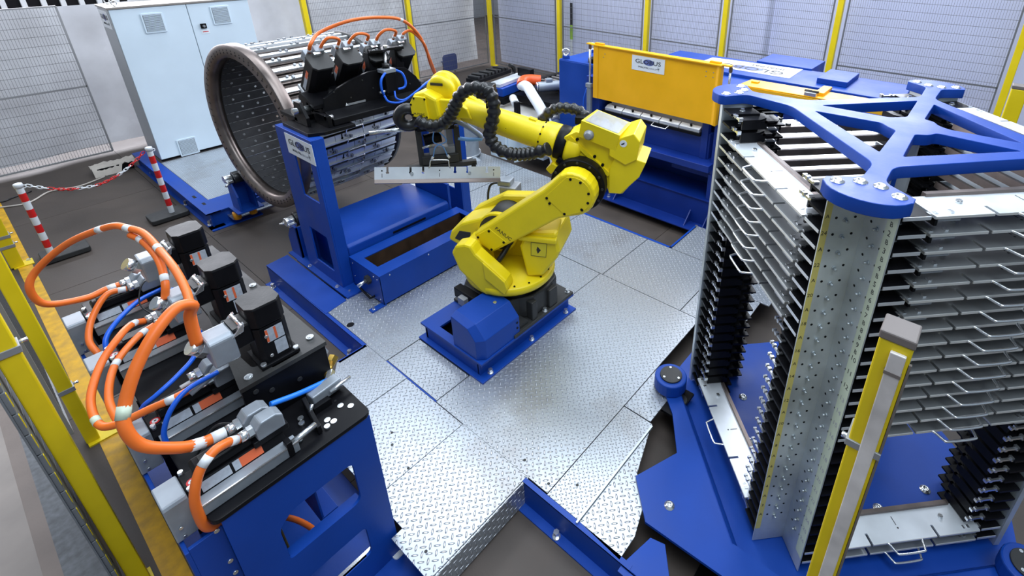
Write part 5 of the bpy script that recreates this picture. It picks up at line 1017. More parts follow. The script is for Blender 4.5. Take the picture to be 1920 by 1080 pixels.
# brackets (one at each end of every level)
def bracket_mesh(s):
    m = MB(); x0, x1 = 0.562 * s, 0.375 * s
    m.prism([(x0, 0.555, -0.016), (x0, 0.735, -0.016), (x0 - 0.12 * s, 0.735, -0.016), (x1, 0.705, -0.016), (x1, 0.60, -0.016), (x1 + 0.03 * s, 0.555, -0.016)], (0, 0, 0.009))
    m.bx(x0, x0 - 0.115 * s, 0.575, 0.747, -0.007, 0.006)
    m.prism([(x1, 0.56, -0.064), (x1 + 0.012 * s, 0.56, -0.064), (x1 + 0.012 * s, 0.56, -0.016), (x1, 0.56, -0.016)], (0, 0.145, 0))
    m.prism([(x0, 0.52, -0.028), (x0, 0.58, -0.028), (x1, 0.575, -0.028), (x1, 0.52, -0.028)], (0, 0, 0.012)); return m.mesh('bracket', black)
def clip_mesh(s):
    m = MB(); x = 0.40 * s
    m.bx(x - 0.045, x + 0.045, 0.722, 0.732, -0.007, 0.004); m.bx(x - 0.05, x - 0.036, 0.716, 0.738, -0.007, 0.014); m.bx(x + 0.012, x + 0.026, 0.718, 0.736, -0.007, 0.010); m.bx(x + 0.04, x + 0.05, 0.718, 0.736, -0.007, 0.008); return m.mesh('clip', chrome)
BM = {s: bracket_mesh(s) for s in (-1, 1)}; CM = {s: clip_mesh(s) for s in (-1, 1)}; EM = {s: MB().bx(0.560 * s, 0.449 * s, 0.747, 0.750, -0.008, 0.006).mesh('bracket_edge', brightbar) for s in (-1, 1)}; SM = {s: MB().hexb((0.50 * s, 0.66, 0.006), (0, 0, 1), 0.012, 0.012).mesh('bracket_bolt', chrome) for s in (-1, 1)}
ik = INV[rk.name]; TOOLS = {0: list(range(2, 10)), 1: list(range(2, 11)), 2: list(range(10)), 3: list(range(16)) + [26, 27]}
for f in range(4):
    for s in (-1, 1):
        for zi, z in enumerate(LV):
            b = link('bracket', BM[s], rk); b.matrix_local = ik @ KM(f) @ Matrix.Translation((0, 0, z))
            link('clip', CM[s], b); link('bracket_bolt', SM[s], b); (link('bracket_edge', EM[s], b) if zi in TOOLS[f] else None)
# base: lower blue plate, turntable with folded skirt, bosses
part('base_plate', MB().prism([(1.70, 0.10, 0.004), (1.66, 0.30, 0.004), (1.64, 0.86, 0.004), (1.83, 1.05, 0.004), (2.12, 0.93, 0.004), (2.36, 1.10, 0.004), (2.60, 1.36, 0.004), (2.713, 1.304, 0.004), (1.836, 0.427, 0.004), (1.836, 0.052, 0.004)], (0, 0, 0.018)), blue, rk)
part('base_plate', MB().prism([(1.836, 0.052, 0.004), (1.70, 0.10, 0.004), (1.98, -0.30, 0.004), (2.5, -0.95, 0.004), (2.80, -1.05, 0.004), (2.95, -0.98, 0.004), (2.713, -0.824, 0.004)], (0, 0, 0.018)), blue, rk)
NF = (0.885, 0.885, 0.82, 0.885)
tt = [K(0, -0.62, 0.885, -0.08), K(0, 0.62, 0.885, -0.08), K(1, -0.62, 0.885, -0.08), K(1, 0.56, 0.885, -0.08), K(2, -0.60, 0.82, -0.08), K(2, 0.60, 0.82, -0.08), K(3, -0.62, 0.885, -0.08), K(3, 0.62, 0.885, -0.08)]
part('turntable', MB().prism(tt, (0, 0, 0.018)), blue, rk)
for f in (0, 3):
    part('skirt_fold', MB().prism([K(f, -0.62, 0.84, -0.062), K(f, -0.62, 0.885, 0.022), K(f, -0.62, 0.890, 0.030), K(f, -0.62, 0.86, -0.062)], K(f, 0.62, 0, 0) - K(f, -0.62, 0, 0)), blue, rk)
for (x, y), lb in (((2.56, 1.235), 0), ((2.60, -0.80), 1)):
    b = part('pivot_arm', MB().prism([(x + 0.115 * math.cos(a), y + 0.115 * math.sin(a), 0.022) for a in [2 * PI * i / 24 for i in range(24)]], (0, 0, 0.10)), blue, rk, 0.01)
    part('pivot_cover', MB().cyl((x, y, 0.122), (x, y, 0.134), 0.078, 28), dark, b, 0.003)
    for a in (0.6, 2.7, 4.7): part('cover_screw', MB().cyl((x + 0.06 * math.cos(a), y + 0.06 * math.sin(a), 0.134), (x + 0.06 * math.cos(a), y + 0.06 * math.sin(a), 0.138), 0.009, 10), chrome, b)
for x, y in ((1.80, 0.80), (2.87, 0.80), (3.30, -0.48), (2.55, 0.62), (2.9, -0.35), (2.6, -0.15)): part('base_screw', MB().lathe((x, y, 0.022 if x < 2 else -0.062), (0, 0, 1), [(0, 0.030), (0.003, 0.030), (0.004, 0.02), (0.016, 0.019), (0.016, 0.012), (0.006, 0.011), (0.006, 0.001)], 16), chrome, rk)
part('centre_post', MB().prism([(2.9 + a, 0.24 + b, -0.06) for a, b in rrect(0, 0, 0.12, 0.12, 0.01)], (0, 0, ZT_ + 0.06)), galv, rk)
part('post_stripe', MB().bx(2.835, 2.839, 0.23, 0.25, 0.1, 2.08), blue, rk)
part('coupling', MB().bx(2.36, 2.62, 1.07, 1.19, -0.02, 0.0), black, rk); part('spring', MB().cyl((2.50, 1.12, -0.03), (2.50, 1.12, 0.02), 0.05, 16), rubber, rk)
# tools in the rack
def tool_parts():
    notch = [-0.19, 0.19]; y1, y0 = 0.752, 0.600; out = [(-0.435, y0)]
    out += [(-0.435, y1)]
    for x in notch: out += [(x - 0.007, y1), (x - 0.007, y1 - 0.055), (x + 0.007, y1 - 0.055), (x + 0.007, y1)]
    out += [(0.435, y1), (0.435, y0)]
    pl = MB()
    xs = [-0.435] + [v for x in notch for v in (x - 0.007, x + 0.007)] + [0.435]
    for i in range(0, len(xs), 2): pl.bx(xs[i], xs[i + 1], y1 - 0.055, y1, -0.005, 0.007)
    pl.bx(-0.435, 0.435, y0, y1 - 0.055, -0.005, 0.007)
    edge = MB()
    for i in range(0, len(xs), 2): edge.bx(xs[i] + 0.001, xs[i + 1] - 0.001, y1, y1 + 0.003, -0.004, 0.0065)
    hnd = MB().tube(smoothpath([(-0.115, y1 - 0.004, 0.0), (-0.095, y1 + 0.004, 0), (-0.08, y1 + 0.045, -0.002), (-0.062, y1 + 0.058, -0.002), (0.062, y1 + 0.058, -0.002), (0.08, y1 + 0.045, -0.002), (0.095, y1 + 0.004, 0), (0.115, y1 - 0.004, 0)], 4), 0.006, 8)
    bar = MB().prism([(-0.365, y0 - 0.02, -0.02), (-0.365, y0 + 0.012, -0.02), (-0.365, y0 + 0.006, 0.02), (-0.365, y0 - 0.016, 0.02)], (0.73, 0, 0))
    strip = MB().bx(-0.42, -0.33, y1 - 0.004, y1 - 0.001, -0.016, -0.005).bx(0.33, 0.42, y1 - 0.004, y1 - 0.001, -0.016, -0.005)
    pins = [MB().cyl((x, y1 - 0.09, 0.007), (x, y1 - 0.09, 0.019), 0.012, 10) for x in (-0.27, 0.27)]
    eng = MB().bx(-0.002, 0.002, 0.63, 0.675, 0.0071, 0.0076).cyl((0, 0.69, 0.007), (0, 0.69, 0.0076), 0.005, 8)
    return pl, hnd, bar, strip, pins, eng, edge
toolplate = mat('ground_tool_plate', (0.46, 0.48, 0.49), 0.36, 0.75, noise=0.05, nscale=3); edgem = mat('edge_highlight', (0.74, 0.74, 0.72), 0.35, 0.4)  # pale edge colour is a painted highlight along each bar's front
_pl, _h, _b, _s, _p, _e, _ed = tool_parts()
TM = {'plate': (_pl.mesh('plate', toolplate), _pl.mesh('plate', brightbar)), 'edge': _ed.mesh('front_highlight', edgem), 'handle': _h.mesh('handle', chrome), 'bar': _b.mesh('forming_bar', ringsteel), 'strip': _s.mesh('clamp_strips', alu), 'pin': [q.mesh('pin', steel) for q in _p], 'eng': _e.mesh('engraving', ink)}
ORD = ['first', 'second', 'third', 'fourth', 'fifth', 'sixth', 'seventh', 'eighth', 'ninth', 'tenth', 'eleventh', 'twelfth', 'thirteenth', 'fourteenth', 'fifteenth', 'sixteenth']
def rack_tool(f, z, label, group, bright=False, full=True):
    Mx = KM(f) @ Matrix.Translation((0, 0, z)); t = bpy.data.objects.new('forming_tool_bar', None); COL.objects.link(t); t.empty_display_size = 0.1
    base = Mx @ Matrix.Translation((0, 0.67, 0)); t.matrix_world = base; t['label'] = label; t['category'] = 'tool bar'; t['group'] = group
    off = Matrix.Translation((0, -0.67, 0)); INV[t.name] = base.inverted()
    lst = [('plate', TM['plate'][1 if bright else 0]), ('forming_bar', TM['bar']), ('handle', TM['handle']), ('front_highlight', TM['edge'])]
    if full: lst += [('clamp_strips', TM['strip']), ('pin', TM['pin'][0]), ('pin', TM['pin'][1]), ('engraving', TM['eng'])]
    for nm, m_ in lst:
        o = bpy.data.objects.new(nm, m_); COL.objects.link(o); o.parent = t; o.matrix_local = off
        if nm == 'clamp_strips': o['kind'] = 'stuff'
    return t
for i in range(8): rack_tool(0, LV[2 + i], 'steel tool bar with wire handle on the left rack face, %s from the top' % ORD[i], 'tool bars on the left rack face', i == 0)  # topmost bar takes the brighter plate: its light is put into the colour
rack_tool(0, LV[26], 'single worn steel tool bar on the lowest level of the left rack face', 'tool bars on the left rack face', True)
for i in range(16): rack_tool(3, LV[i], 'steel tool bar with wire handle on the right rack face, %s from the top' % ORD[i], 'tool bars on the right rack face', i == 0)  # topmost bar again in the brighter copy, coloured as lit
rack_tool(3, LV[26], 'upper of two worn steel tool bars at the bottom of the right rack face', 'tool bars on the right rack face', True); rack_tool(3, LV[27], 'lower of two worn steel tool bars at the bottom of the right rack face', 'tool bars on the right rack face')
for i in range(9):
    t = rack_tool(1, LV[i + 2], 'tool bar inside the rack on the back left face, %s from the top' % ORD[i] if i else 'worn whitish tool bar with dark pads, topmost on the back left rack face', 'tool bars on the back left rack face', True, False)
    if i == 0:
        for x in (-0.30, -0.12, 0.14, 0.30):
            for y in (0.62, 0.73): part('rubber_pad', MB().cyl(KM(1) @ Vector((x, y, LV[2] + 0.007)), KM(1) @ Vector((x, y, LV[2] + 0.032)), 0.018, 12), rubber, t)
        part('worn_patch', MB().prism([KM(1) @ Vector((a, b, LV[2] + 0.0072)) for a, b in ((-0.25, 0.64), (0.33, 0.64), (0.33, 0.67), (-0.25, 0.67))], (0, 0, 0.0004)), MATS['scuffed_plate'], t)
for i in range(10): rack_tool(2, LV[i], 'pale tool bar on the far right rack face, %s from the top' % ORD[i], 'tool bars on the far right rack face', True, False)
# platform frame in front of the rack and cable under it
fb_ = thing('turntable_frame', 'low blue frame around the dark pit under the near corner of the tool rack', 'frame', (1.6, 0.5, ZF))
part('plate', MB().prism([(1.43, 0.84, -0.012), (1.60, 0.80, -0.012), (1.62, 0.72, -0.012), (1.42, 0.56, -0.012), (1.40, 0.56, -0.012), (1.395, 0.84, -0.012)], (0, 0, 0.010)), blue, fb_, 0.002)
part('pit_box', MB().bx(1.42, 1.90, 0.05, 0.56, ZF, ZF + 0.004), black, fb_); part('cross_plate', MB().prism([(1.40, 0.30, -0.03), (1.52, 0.42, -0.03), (1.60, 0.30, -0.03), (1.44, 0.10, -0.03)], (0, 0, 0.010)), blue, fb_)
part('rail', MB().bx(1.392, 1.404, 0.1, 0.85, ZF, -0.012).bx(1.34, 1.392, 0.1, 0.85, ZF, ZF + 0.01).bx(1.36, 1.404, 0.1, 0.85, -0.02, -0.012), blue, fb_)
solo('power_cable', MB().tube(smoothpath([(1.50, 0.60, -0.05), (1.46, 0.50, -0.06), (1.45, 0.35, -0.10), (1.50, 0.20, -0.15)]), 0.018, 10), rubber, 'black power cable dropping into the pit under the rack corner', 'cable')
# ---------------------------------------------------------------- foreground punching stand with its servo motors
st = thing('punch_stand', 'blue stand with a black top plate and black servo motors in the lower left foreground', 'stand', (0.42, 3.0, ZF))
SY0, SY1 = 1.92, 4.02
def plate_y(xs, zs, wins, y, th):       # plate in the y = const plane with windows given as 2-D polygons (filled curve)
    cu = bpy.data.curves.new('t', 'CURVE'); cu.dimensions = '2D'; cu.fill_mode = 'BOTH'; cu.extrude = th / 2
    for pts in [[(xs[0], zs[0]), (xs[1], zs[0]), (xs[1], zs[1]), (xs[0], zs[1])]] + wins:
        sp = cu.splines.new('POLY'); sp.points.add(len(pts) - 1); sp.use_cyclic_u = True
        for q, p in zip(sp.points, pts): q.co = (p[0], p[1], 0, 1)
    t = bpy.data.objects.new('t', cu); me = bpy.data.meshes.new_from_object(t); bpy.data.objects.remove(t); bpy.data.curves.remove(cu)
    me.transform(Matrix(((1, 0, 0, 0), (0, 0, -1, y), (0, 1, 0, 0), (0, 0, 0, 1)))); return me
def addme(name, me, m, par):
    me.transform(INV[par.name]); me.materials.clear(); me.materials.append(m); me.name = name; return link(name, me, par)
w1 = roundpoly([(0.295, 0.405), (0.640, 0.405), (0.640, 0.675), (0.360, 0.675), (0.295, 0.62)], [0.02, 0.05, 0.03, 0.03, 0.03]); w2 = roundpoly([(0.27, 0.0), (0.625, 0.0), (0.625, 0.21), (0.27, 0.21)], [0.02, 0.03, 0.03, 0.04])
addme('front_plate', plate_y((0.135, 0.765), (-0.18, 0.88), [w1, w2], SY0 + 0.008, 0.016), blue, st)
part('front_fold', MB().bx(0.749, 0.765, SY0 + 0.016, SY0 + 0.10, -0.18, 0.88), blue, st); part('window_sill', MB().bx(0.30, 0.64, SY0 + 0.016, SY0 + 0.06, 0.395, 0.405), blue, st)
part('side_plate', MB().bx(0.02, 0.135, SY0 + 0.05, SY0 + 0.066, -0.18, 0.80), blue, st, 0.002); part('left_wall', MB().bx(0.005, 0.02, SY0 + 0.05, SY1, -0.18, 0.79), blue, st, 0.002)
part('right_wall', MB().bx(0.749, 0.765, 3.0, SY1, -0.18, 0.88), blue, st); part('inner_beam', MB().bx(0.48, 0.56, 2.02, 2.75, 0.30, 0.36).bx(0.48, 0.49, 2.02, 2.75, 0.36, 0.62), blue, st, 0.003)
part('inner_rail', MB().bx(0.28, 0.62, 2.55, 2.60, 0.05, 0.12), blue, st, 0.003)
part('floor_plate', MB().bx(0.02, 0.80, 1.70, SY1 + 0.1, ZF, ZF + 0.016), blue, st, 0.003)
part('foot_pad', MB().prism([(a + 0.765, b + 1.94, ZF + 0.016) for a, b in rrect(0, 0, 0.10, 0.10, 0.02)], (0, 0, 0.012)), white, st, 0.002); part('foot_bolt', MB().hexb((0.63, 1.99, ZF + 0.016), (0, 0, 1), 0.014, 0.03), chrome, st)
part('sill_plate', MB().bx(0.36, 0.66, 1.925, 1.955, -0.015, 0.0), chrome, st)
for z in (0.52, 0.80, 0.60): part('rivet', MB().cyl((0.115, SY0 + 0.05, z), (0.115, SY0 + 0.045, z), 0.010, 10), chrome, st)
tpp = roundpoly([(0.105, SY0 - 0.005), (0.775, SY0 - 0.005), (0.775, SY1), (0.105, SY1)], [0.04, 0.04, 0.02, 0.02])
tpl = part('top_plate', MB().prism([(x, y, 0.88) for x, y in tpp], (0, 0, 0.022)), black, st, 0.003)
for x, y in ((0.70, 2.06), (0.73, 2.02), (0.62, 2.03), (0.635, 2.0), (0.20, 2.0), (0.36, 1.985)): part('plate_screw', MB().cyl((x, y, 0.902), (x, y, 0.906), 0.014, 14), chrome, tpl)
for x, y in ((0.69, 2.14), (0.70, 2.11), (0.67, 2.15)): part('plate_hole', MB().cyl((x, y, 0.902), (x, y, 0.9024), 0.006, 10), rubber, tpl)
def flat_servo(yc, k):       # a servo motor lying along x with its grey end cover
    mo = part('flat_servo_motor', MB().prism([(0.085, yc + a, z) for a, z in ((-0.068, 0.815), (-0.068, 0.955), (-0.045, 1.0), (0.045, 1.0), (0.068, 0.955), (0.068, 0.815))], (0.36, 0, 0)), black, st, 0.004)
    part('end_cover', MB().prism([(0.002, yc + a, z) for a, z in ((-0.066, 0.80), (-0.066, 0.985), (-0.058, 1.0), (0.066, 1.0), (0.066, 0.80))], (0.082, 0, 0)), alu, mo, 0.005)
    for a, z in ((-0.069, 0.82), (-0.069, 0.87)): part('cover_screw', MB().cyl((0.03, yc + a, z), (0.03, yc + a - 0.004, z), 0.007, 8), chrome, mo)
    part('bracket_bar', MB().bx(0.10, 0.47, yc - 0.125, yc - 0.072, 0.905, 0.960), alu if k in (0, 1) else motgrey, mo, 0.003); part('bar_edge', MB().bx(0.10, 0.47, yc - 0.127, yc - 0.121, 0.955, 0.962), chrome, mo)
    part('drive_housing', MB().bx(0.13, 0.36, yc - 0.035, yc + 0.05, 1.0, 1.05), black, mo, 0.012); part('housing_cover', MB().bx(0.16, 0.31, yc - 0.02, yc + 0.035, 1.05, 1.054), dark, mo, 0.002)
    part('warning_disc', MB().cyl((0.115, yc - 0.02, 1.0), (0.115, yc - 0.02, 1.002), 0.019, 18), red, mo); part('disc_centre', MB().cyl((0.115, yc - 0.02, 1.002), (0.115, yc - 0.02, 1.0026), 0.012, 16), white, mo); part('disc_mark', MB().cyl((0.115, yc - 0.02, 1.0026), (0.115, yc - 0.02, 1.003), 0.005, 10), ink, mo)
    dn = Vector((0, -0.89, 0.455))
    for x0, x1, mm in ((0.13, 0.235, lblgrey), (0.245, 0.30, lblgrey), (0.27, 0.355, lblor)):
        c = Vector(((x0 + x1) / 2, yc - 0.0565, 0.9775)) + dn * (0.0008 if mm is lblgrey else 0.0014); part('rating_label', MB().obx(c, (1, 0, 0), (0, 0.455, 0.89), dn, ((x1 - x0) / 2, 0.02, 0.0005)), mm, mo)
    for x, a in ((0.10, 0.055), (0.10, -0.05), (0.36, -0.03), (0.38, 0.01)): part('motor_screw', MB().cyl((x, yc + a, 0.985 if abs(a) > 0.045 else 1.0), (x, yc + a, 1.012), 0.010, 8), chrome, mo)
    for j, (dx, dy) in enumerate(((0.385, 0.045), (0.405, -0.035))):
        z0 = 1.03; b = part('connector_block', MB().prism([(dx - 0.055, yc + dy - 0.034, z0), (dx + 0.055, yc + dy - 0.034, z0), (dx + 0.055, yc + dy - 0.034, z0 + 0.065), (dx + 0.03, yc + dy - 0.034, z0 + 0.085), (dx - 0.03, yc + dy - 0.034, z0 + 0.085), (dx - 0.055, yc + dy - 0.034, z0 + 0.06)], (0, 0.068, 0)), alu, mo, 0.006)
        part('cable_gland', MB().cyl((dx - 0.055, yc + dy, z0 + 0.045), (dx - 0.075, yc + dy, z0 + 0.045), 0.027, 6, smooth=False).cyl((dx - 0.075, yc + dy, z0 + 0.045), (dx - 0.105, yc + dy, z0 + 0.045), 0.023, 16), chrome, mo)
    part('connector_foot', MB().bx(0.33, 0.47, yc - 0.065, yc + 0.075, 1.0, 1.03), black, mo, 0.004)
UY = (2.095, 2.55, 3.195, 3.695)
for k, y in enumerate(UY): flat_servo(y, k)
# bridge plate and box that carry the upright motors
bxm = part('bridge_box', MB().bx(0.39, 0.765, 2.25, 2.275, 0.902, 1.125), black, st, 0.003)
part('box_side', MB().bx(0.745, 0.765, 2.275, 3.62, 0.902, 1.125), black, st, 0.003)
cu_w = []
brg = [(0.385, 2.245), (0.772, 2.245), (0.75, 3.66), (0.50, 3.66), (0.485, 2.92), (0.44, 2.60)]
cu = bpy.data.curves.new('t', 'CURVE'); cu.dimensions = '2D'; cu.fill_mode = 'BOTH'; cu.extrude = 0.011
for pts in [brg, roundpoly([(0.475, 2.34), (0.54, 2.33), (0.54, 2.56), (0.46, 2.60)], 0.02), roundpoly([(0.53, 2.27), (0.66, 2.27), (0.66, 2.44), (0.545, 2.44), (0.545, 2.33)], 0.015)]:
    sp = cu.splines.new('POLY'); sp.points.add(len(pts) - 1); sp.use_cyclic_u = True
    for q, p in zip(sp.points, pts): q.co = (p[0], p[1], 0, 1)
t_ = bpy.data.objects.new('t', cu); me = bpy.data.meshes.new_from_object(t_); bpy.data.objects.remove(t_); bpy.data.curves.remove(cu); me.transform(Matrix.Translation((0, 0, 1.136)))
addme('bridge_plate', me, dark, st)
for x, y in ((0.735, 2.33), (0.44, 2.29), (0.735, 3.0), (0.52, 3.4)): part('bridge_bolt', MB().cyl((x, y, 1.147), (x, y, 1.156), 0.018, 16).cyl((x, y, 1.156), (x, y, 1.16), 0.011, 6, smooth=False), chrome, st)
for x, z in ((0.50, 1.05), (0.62, 1.02), (0.44, 1.09)): part('box_bolt', MB().cyl((x, 2.25, z), (x, 2.246, z), 0.012, 10), dark, bxm)
def upright_servo(x, y, k):
    mo = part('upright_servo_motor', MB().prism([(x + a, y + b, 1.13) for a, b in ((-0.07, -0.055), (-0.05, -0.075), (0.05, -0.075), (0.07, -0.055), (0.07, 0.055), (0.05, 0.075), (-0.05, 0.075), (-0.07, 0.055))], (0, 0, 0.23)), black, st, 0.003)
    part('encoder_cap', MB().prism([(x + a, y + b, 1.365) for a, b in ((-0.075, -0.05), (-0.05, -0.078), (0.05, -0.078), (0.075, -0.05), (0.075, 0.05), (0.05, 0.078), (-0.05, 0.078), (-0.075, 0.05))], (0, 0, 0.105)), black, mo, 0.006)
    part('cap_top', MB().prism([(x + a, y + b, 1.470) for a, b in ((-0.073, -0.048), (-0.048, -0.075), (0.048, -0.075), (0.073, -0.048), (0.073, 0.048), (0.048, 0.075), (-0.048, 0.075), (-0.073, 0.048))], (0, 0, 0.004)), dark, mo)
    part('flange', MB().bx(x - 0.085, x + 0.085, y - 0.088, y + 0.085, 1.147, 1.165), black, mo, 0.003)
    for a, b in ((-0.072, -0.078), (0.072, -0.078), (0.072, 0.07)): part('flange_bolt', MB().cyl((x + a, y + b, 1.165), (x + a, y + b, 1.18), 0.012, 10), chrome, mo)
    part('rating_label', MB().bx(x - 0.005, x + 0.045, y - 0.0762, y - 0.0755, 1.19, 1.265), lblgrey, mo); part('warning_label', MB().bx(x - 0.03, x + 0.045, y - 0.0765, y - 0.0755, 1.272, 1.345), lblgrey, mo)
    for a in (-0.024, 0.012): part('label_stripe', MB().bx(x + a - 0.006, x + a + 0.004, y - 0.0768, y - 0.0765, 1.275, 1.342), lblor, mo)
    cbk = part('connector_socket', MB().bx(x - 0.135, x - 0.07, y - 0.055, y + 0.055, 1.30, 1.40), black, mo, 0.005); part('socket_lid', MB().bx(x - 0.135, x - 0.072, y - 0.05, y + 0.05, 1.40, 1.406), dark, mo)
    part('connector_block', MB().prism([(x - 0.135, y + b, z) for b, z in ((-0.06, 1.26), (-0.06, 1.385), (-0.04, 1.40), (0.05, 1.40), (0.06, 1.38), (0.06, 1.26))], (-0.10, 0, 0)), alu, mo, 0.008)
    part('latch', MB().prism([(x - 0.15, y - 0.062, 1.37), (x - 0.11, y - 0.062, 1.41), (x - 0.09, y - 0.062, 1.42), (x - 0.10, y - 0.062, 1.38)], (0, 0.02, 0)).prism([(x - 0.15, y + 0.045, 1.37), (x - 0.11, y + 0.045, 1.41), (x - 0.09, y + 0.045, 1.42), (x - 0.10, y + 0.045, 1.38)], (0, 0.02, 0)), chrome, mo, 0.002)
    part('latch_hinge', MB().cyl((x - 0.10, y - 0.06, 1.407), (x - 0.10, y + 0.06, 1.407), 0.010, 8), chrome, mo)
    part('cable_gland', MB().cyl((x - 0.235, y, 1.34), (x - 0.255, y, 1.36), 0.036, 6, smooth=False).cyl((x - 0.255, y, 1.36), (x - 0.285, y, 1.39), 0.031, 16), chrome, mo)
    for z in (1.20, 1.31): part('side_screw', MB().cyl((x - 0.03, y - 0.075, z), (x - 0.03, y - 0.081, z), 0.008, 8), chrome, mo)
for k, (x, y) in enumerate(((0.58, 2.365), (0.578, 2.83), (0.585, 3.33))): upright_servo(x, y, k)
# details on the near end of the top plate
part('steel_rod', MB().cyl((0.445, 1.985, 0.955), (0.56, 2.0, 0.955), 0.014, 14), chrome, st); part('rod_clip', MB().obx((0.435, 1.985, 0.945), (1, 0, 0), (0, 1, 0), (0, 0, 1), (0.012, 0.02, 0.04)), black, st, 0.003)
part('fork_lever', MB().prism([(0.555, 1.98, 0.905), (0.575, 1.98, 0.905), (0.60, 2.17, 0.935), (0.58, 2.17, 0.935)], (0, 0, 0.045)), black, st, 0.004)
part('lever_pin', MB().cyl((0.575, 2.08, 0.96), (0.595, 2.09, 0.985), 0.008, 8), chrome, st)
for x, y in ((0.49, 2.02), (0.545, 2.13), (0.535, 2.10), (0.60, 1.99)): part('lever_screw', MB().cyl((x, y, 0.902), (x, y, 0.915), 0.013, 12), chrome, st)
cyl_ = part('air_cylinder', MB().obx((0.685, 2.165, 0.95), (0.98, 0.10, 0), (-0.1, 0.98, 0), (0, 0, 1), (0.075, 0.03, 0.03)), alu, st, 0.006); part('guide_bar', MB().cyl((0.69, 2.12, 0.96), (0.80, 2.135, 0.96), 0.010, 10), chrome, cyl_); part('sensor', MB().bx(0.60, 0.68, 2.10, 2.13, 0.90, 0.94), black, cyl_)
br_ = part('brass_fitting', MB().cyl((0.77, 2.30, 0.94), (0.82, 2.33, 0.96), 0.026, 6, smooth=False).cyl((0.74, 2.24, 0.95), (0.79, 2.31, 0.955), 0.018, 12), brass, st); part('clear_tube', MB().cyl((0.79, 2.36, 0.98), (0.77, 2.50, 1.05), 0.024, 14), alu, st); part('fitting_nut', MB().cyl((0.72, 2.20, 0.95), (0.76, 2.25, 0.95), 0.022, 6, smooth=False), chrome, st)
for x, y in ((0.32, 2.70), (0.40, 2.72)): part('valve', MB().obx((x, y - 0.13, 0.985), (0.98, 0.12, 0), (-0.12, 0.98, 0), (0, 0, 1), (0.045, 0.022, 0.022)), MATS['cabinet_roof'], st, 0.003)
part('white_rod', MB().cyl((0.24, 2.58, 1.06), (0.43, 2.60, 1.06), 0.010, 12), white, st)
part('tube_coupling', MB().cyl((0.25, 2.45, 1.10), (0.38, 2.47, 1.13), 0.012, 10), alu, st)
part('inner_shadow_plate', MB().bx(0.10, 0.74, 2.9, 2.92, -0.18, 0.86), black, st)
# cables and hoses of the stand
OW = [(0.02, white), (0.97, white)]
hose('orange_cable', [(0.330, 2.365, 1.385), (0.345, 2.42, 1.46), (0.385, 2.58, 1.51), (0.405, 2.780, 1.540), (0.409, 3.000, 1.553), (0.401, 3.200, 1.577), (0.363, 3.300, 1.589), (0.308, 3.400, 1.587), (0.156, 3.600, 1.485), (0.013, 3.700, 1.357), (-0.049, 3.700, 1.266), (-0.025, 3.700, 1.146), (0.123, 3.725, 1.080), (0.215, 3.74, 1.078), (0.285, 3.740, 1.076)], 0.0178, orange, 'long orange cable looping far out to the left above the foreground stand', 'cable', None, 8, 14, [(0.10, white), (0.30, white), (0.43, white), (0.52, white), (0.96, white)])
hose('orange_cable', [(0.338, 2.83, 1.385), (0.365, 2.86, 1.46), (0.39, 3.0, 1.515), (0.385, 3.2, 1.54), (0.36, 3.29, 1.555)], 0.0170, orange, 'orange cable from the middle upright motor tied under the long loop', 'cable', None, 8, 12, [(0.3, white), (0.8, white)])
hose('orange_cable', [(0.322, 2.36, 1.39), (0.335, 2.375, 1.52), (0.355, 2.360, 1.575), (0.300, 2.340, 1.606), (0.207, 2.300, 1.564), (0.117, 2.260, 1.482), (0.049, 2.220, 1.389), (0.019, 2.180, 1.322), (0.036, 2.150, 1.230), (0.119, 2.135, 1.143), (0.19, 2.138, 1.095), (0.27, 2.140, 1.075)], 0.0222, orange, 'thickest orange cable curving down in front of the foreground motors', 'cable', None, 8, 16, [(0.58, MATS['label_tape'] if 'label_tape' in MATS else tape_g), (0.9, white), (0.985, white)])
hose('orange_cable', [(0.275, 3.24, 1.075), (0.22, 3.20, 1.11), (0.150, 3.10, 1.13), (0.05, 3.0, 1.093), (-0.030, 2.850, 1.044), (-0.045, 2.700, 1.011), (-0.002, 2.620, 1.018), (0.117, 2.560, 1.050), (0.20, 2.52, 1.07), (0.285, 2.515, 1.075)], 0.0170, orange, 'orange cable looping left from the third flat motor to the second one', 'cable', None, 8, 14, [(0.1, white), (0.55, tape_g), (0.88, white)])
hose('orange_cable', [(0.295, 3.16, 1.075), (0.22, 3.10, 1.09), (0.12, 3.0, 1.085), (0.062, 2.900, 1.074), (0.018, 2.770, 1.043), (0.014, 2.640, 1.010), (0.030, 2.60, 0.93), (0.05, 2.62, 0.86)], 0.0163, orange, 'orange cable dropping behind the second grey end cover', 'cable', None, 8, 14, [(0.12, white), (0.35, white)])
hose('orange_cable', [(0.295, 2.06, 1.075), (0.25, 2.03, 1.12), (0.20, 2.005, 1.14), (0.141, 1.990, 1.105), (0.098, 1.975, 1.02), (0.088, 1.972, 0.92), (0.095, 1.98, 0.84), (0.13, 2.0, 0.79)], 0.0185, orange, 'short orange cable bending down over the nearest grey end cover', 'cable', None, 8, 14, [(0.08, white), (0.36, white)])
hose('orange_cable', [(0.295, 3.66, 1.075), (0.206, 3.660, 1.085), (0.110, 3.59, 1.018), (0.059, 3.500, 0.95), (0.065, 3.420, 0.90), (0.085, 3.40, 0.84)], 0.0163, orange, 'short orange cable dropping beside the farthest grey end cover', 'cable', None, 8, 14, [(0.05, white)])
hose('orange_cable', [(0.26, 2.42, 0.22), (0.34, 2.40, 0.18), (0.44, 2.34, 0.08), (0.50, 2.28, -0.06), (0.49, 2.22, -0.17)], 0.0148, orange, 'orange cable inside the stand seen through its front windows', 'cable', None, 8, 12)
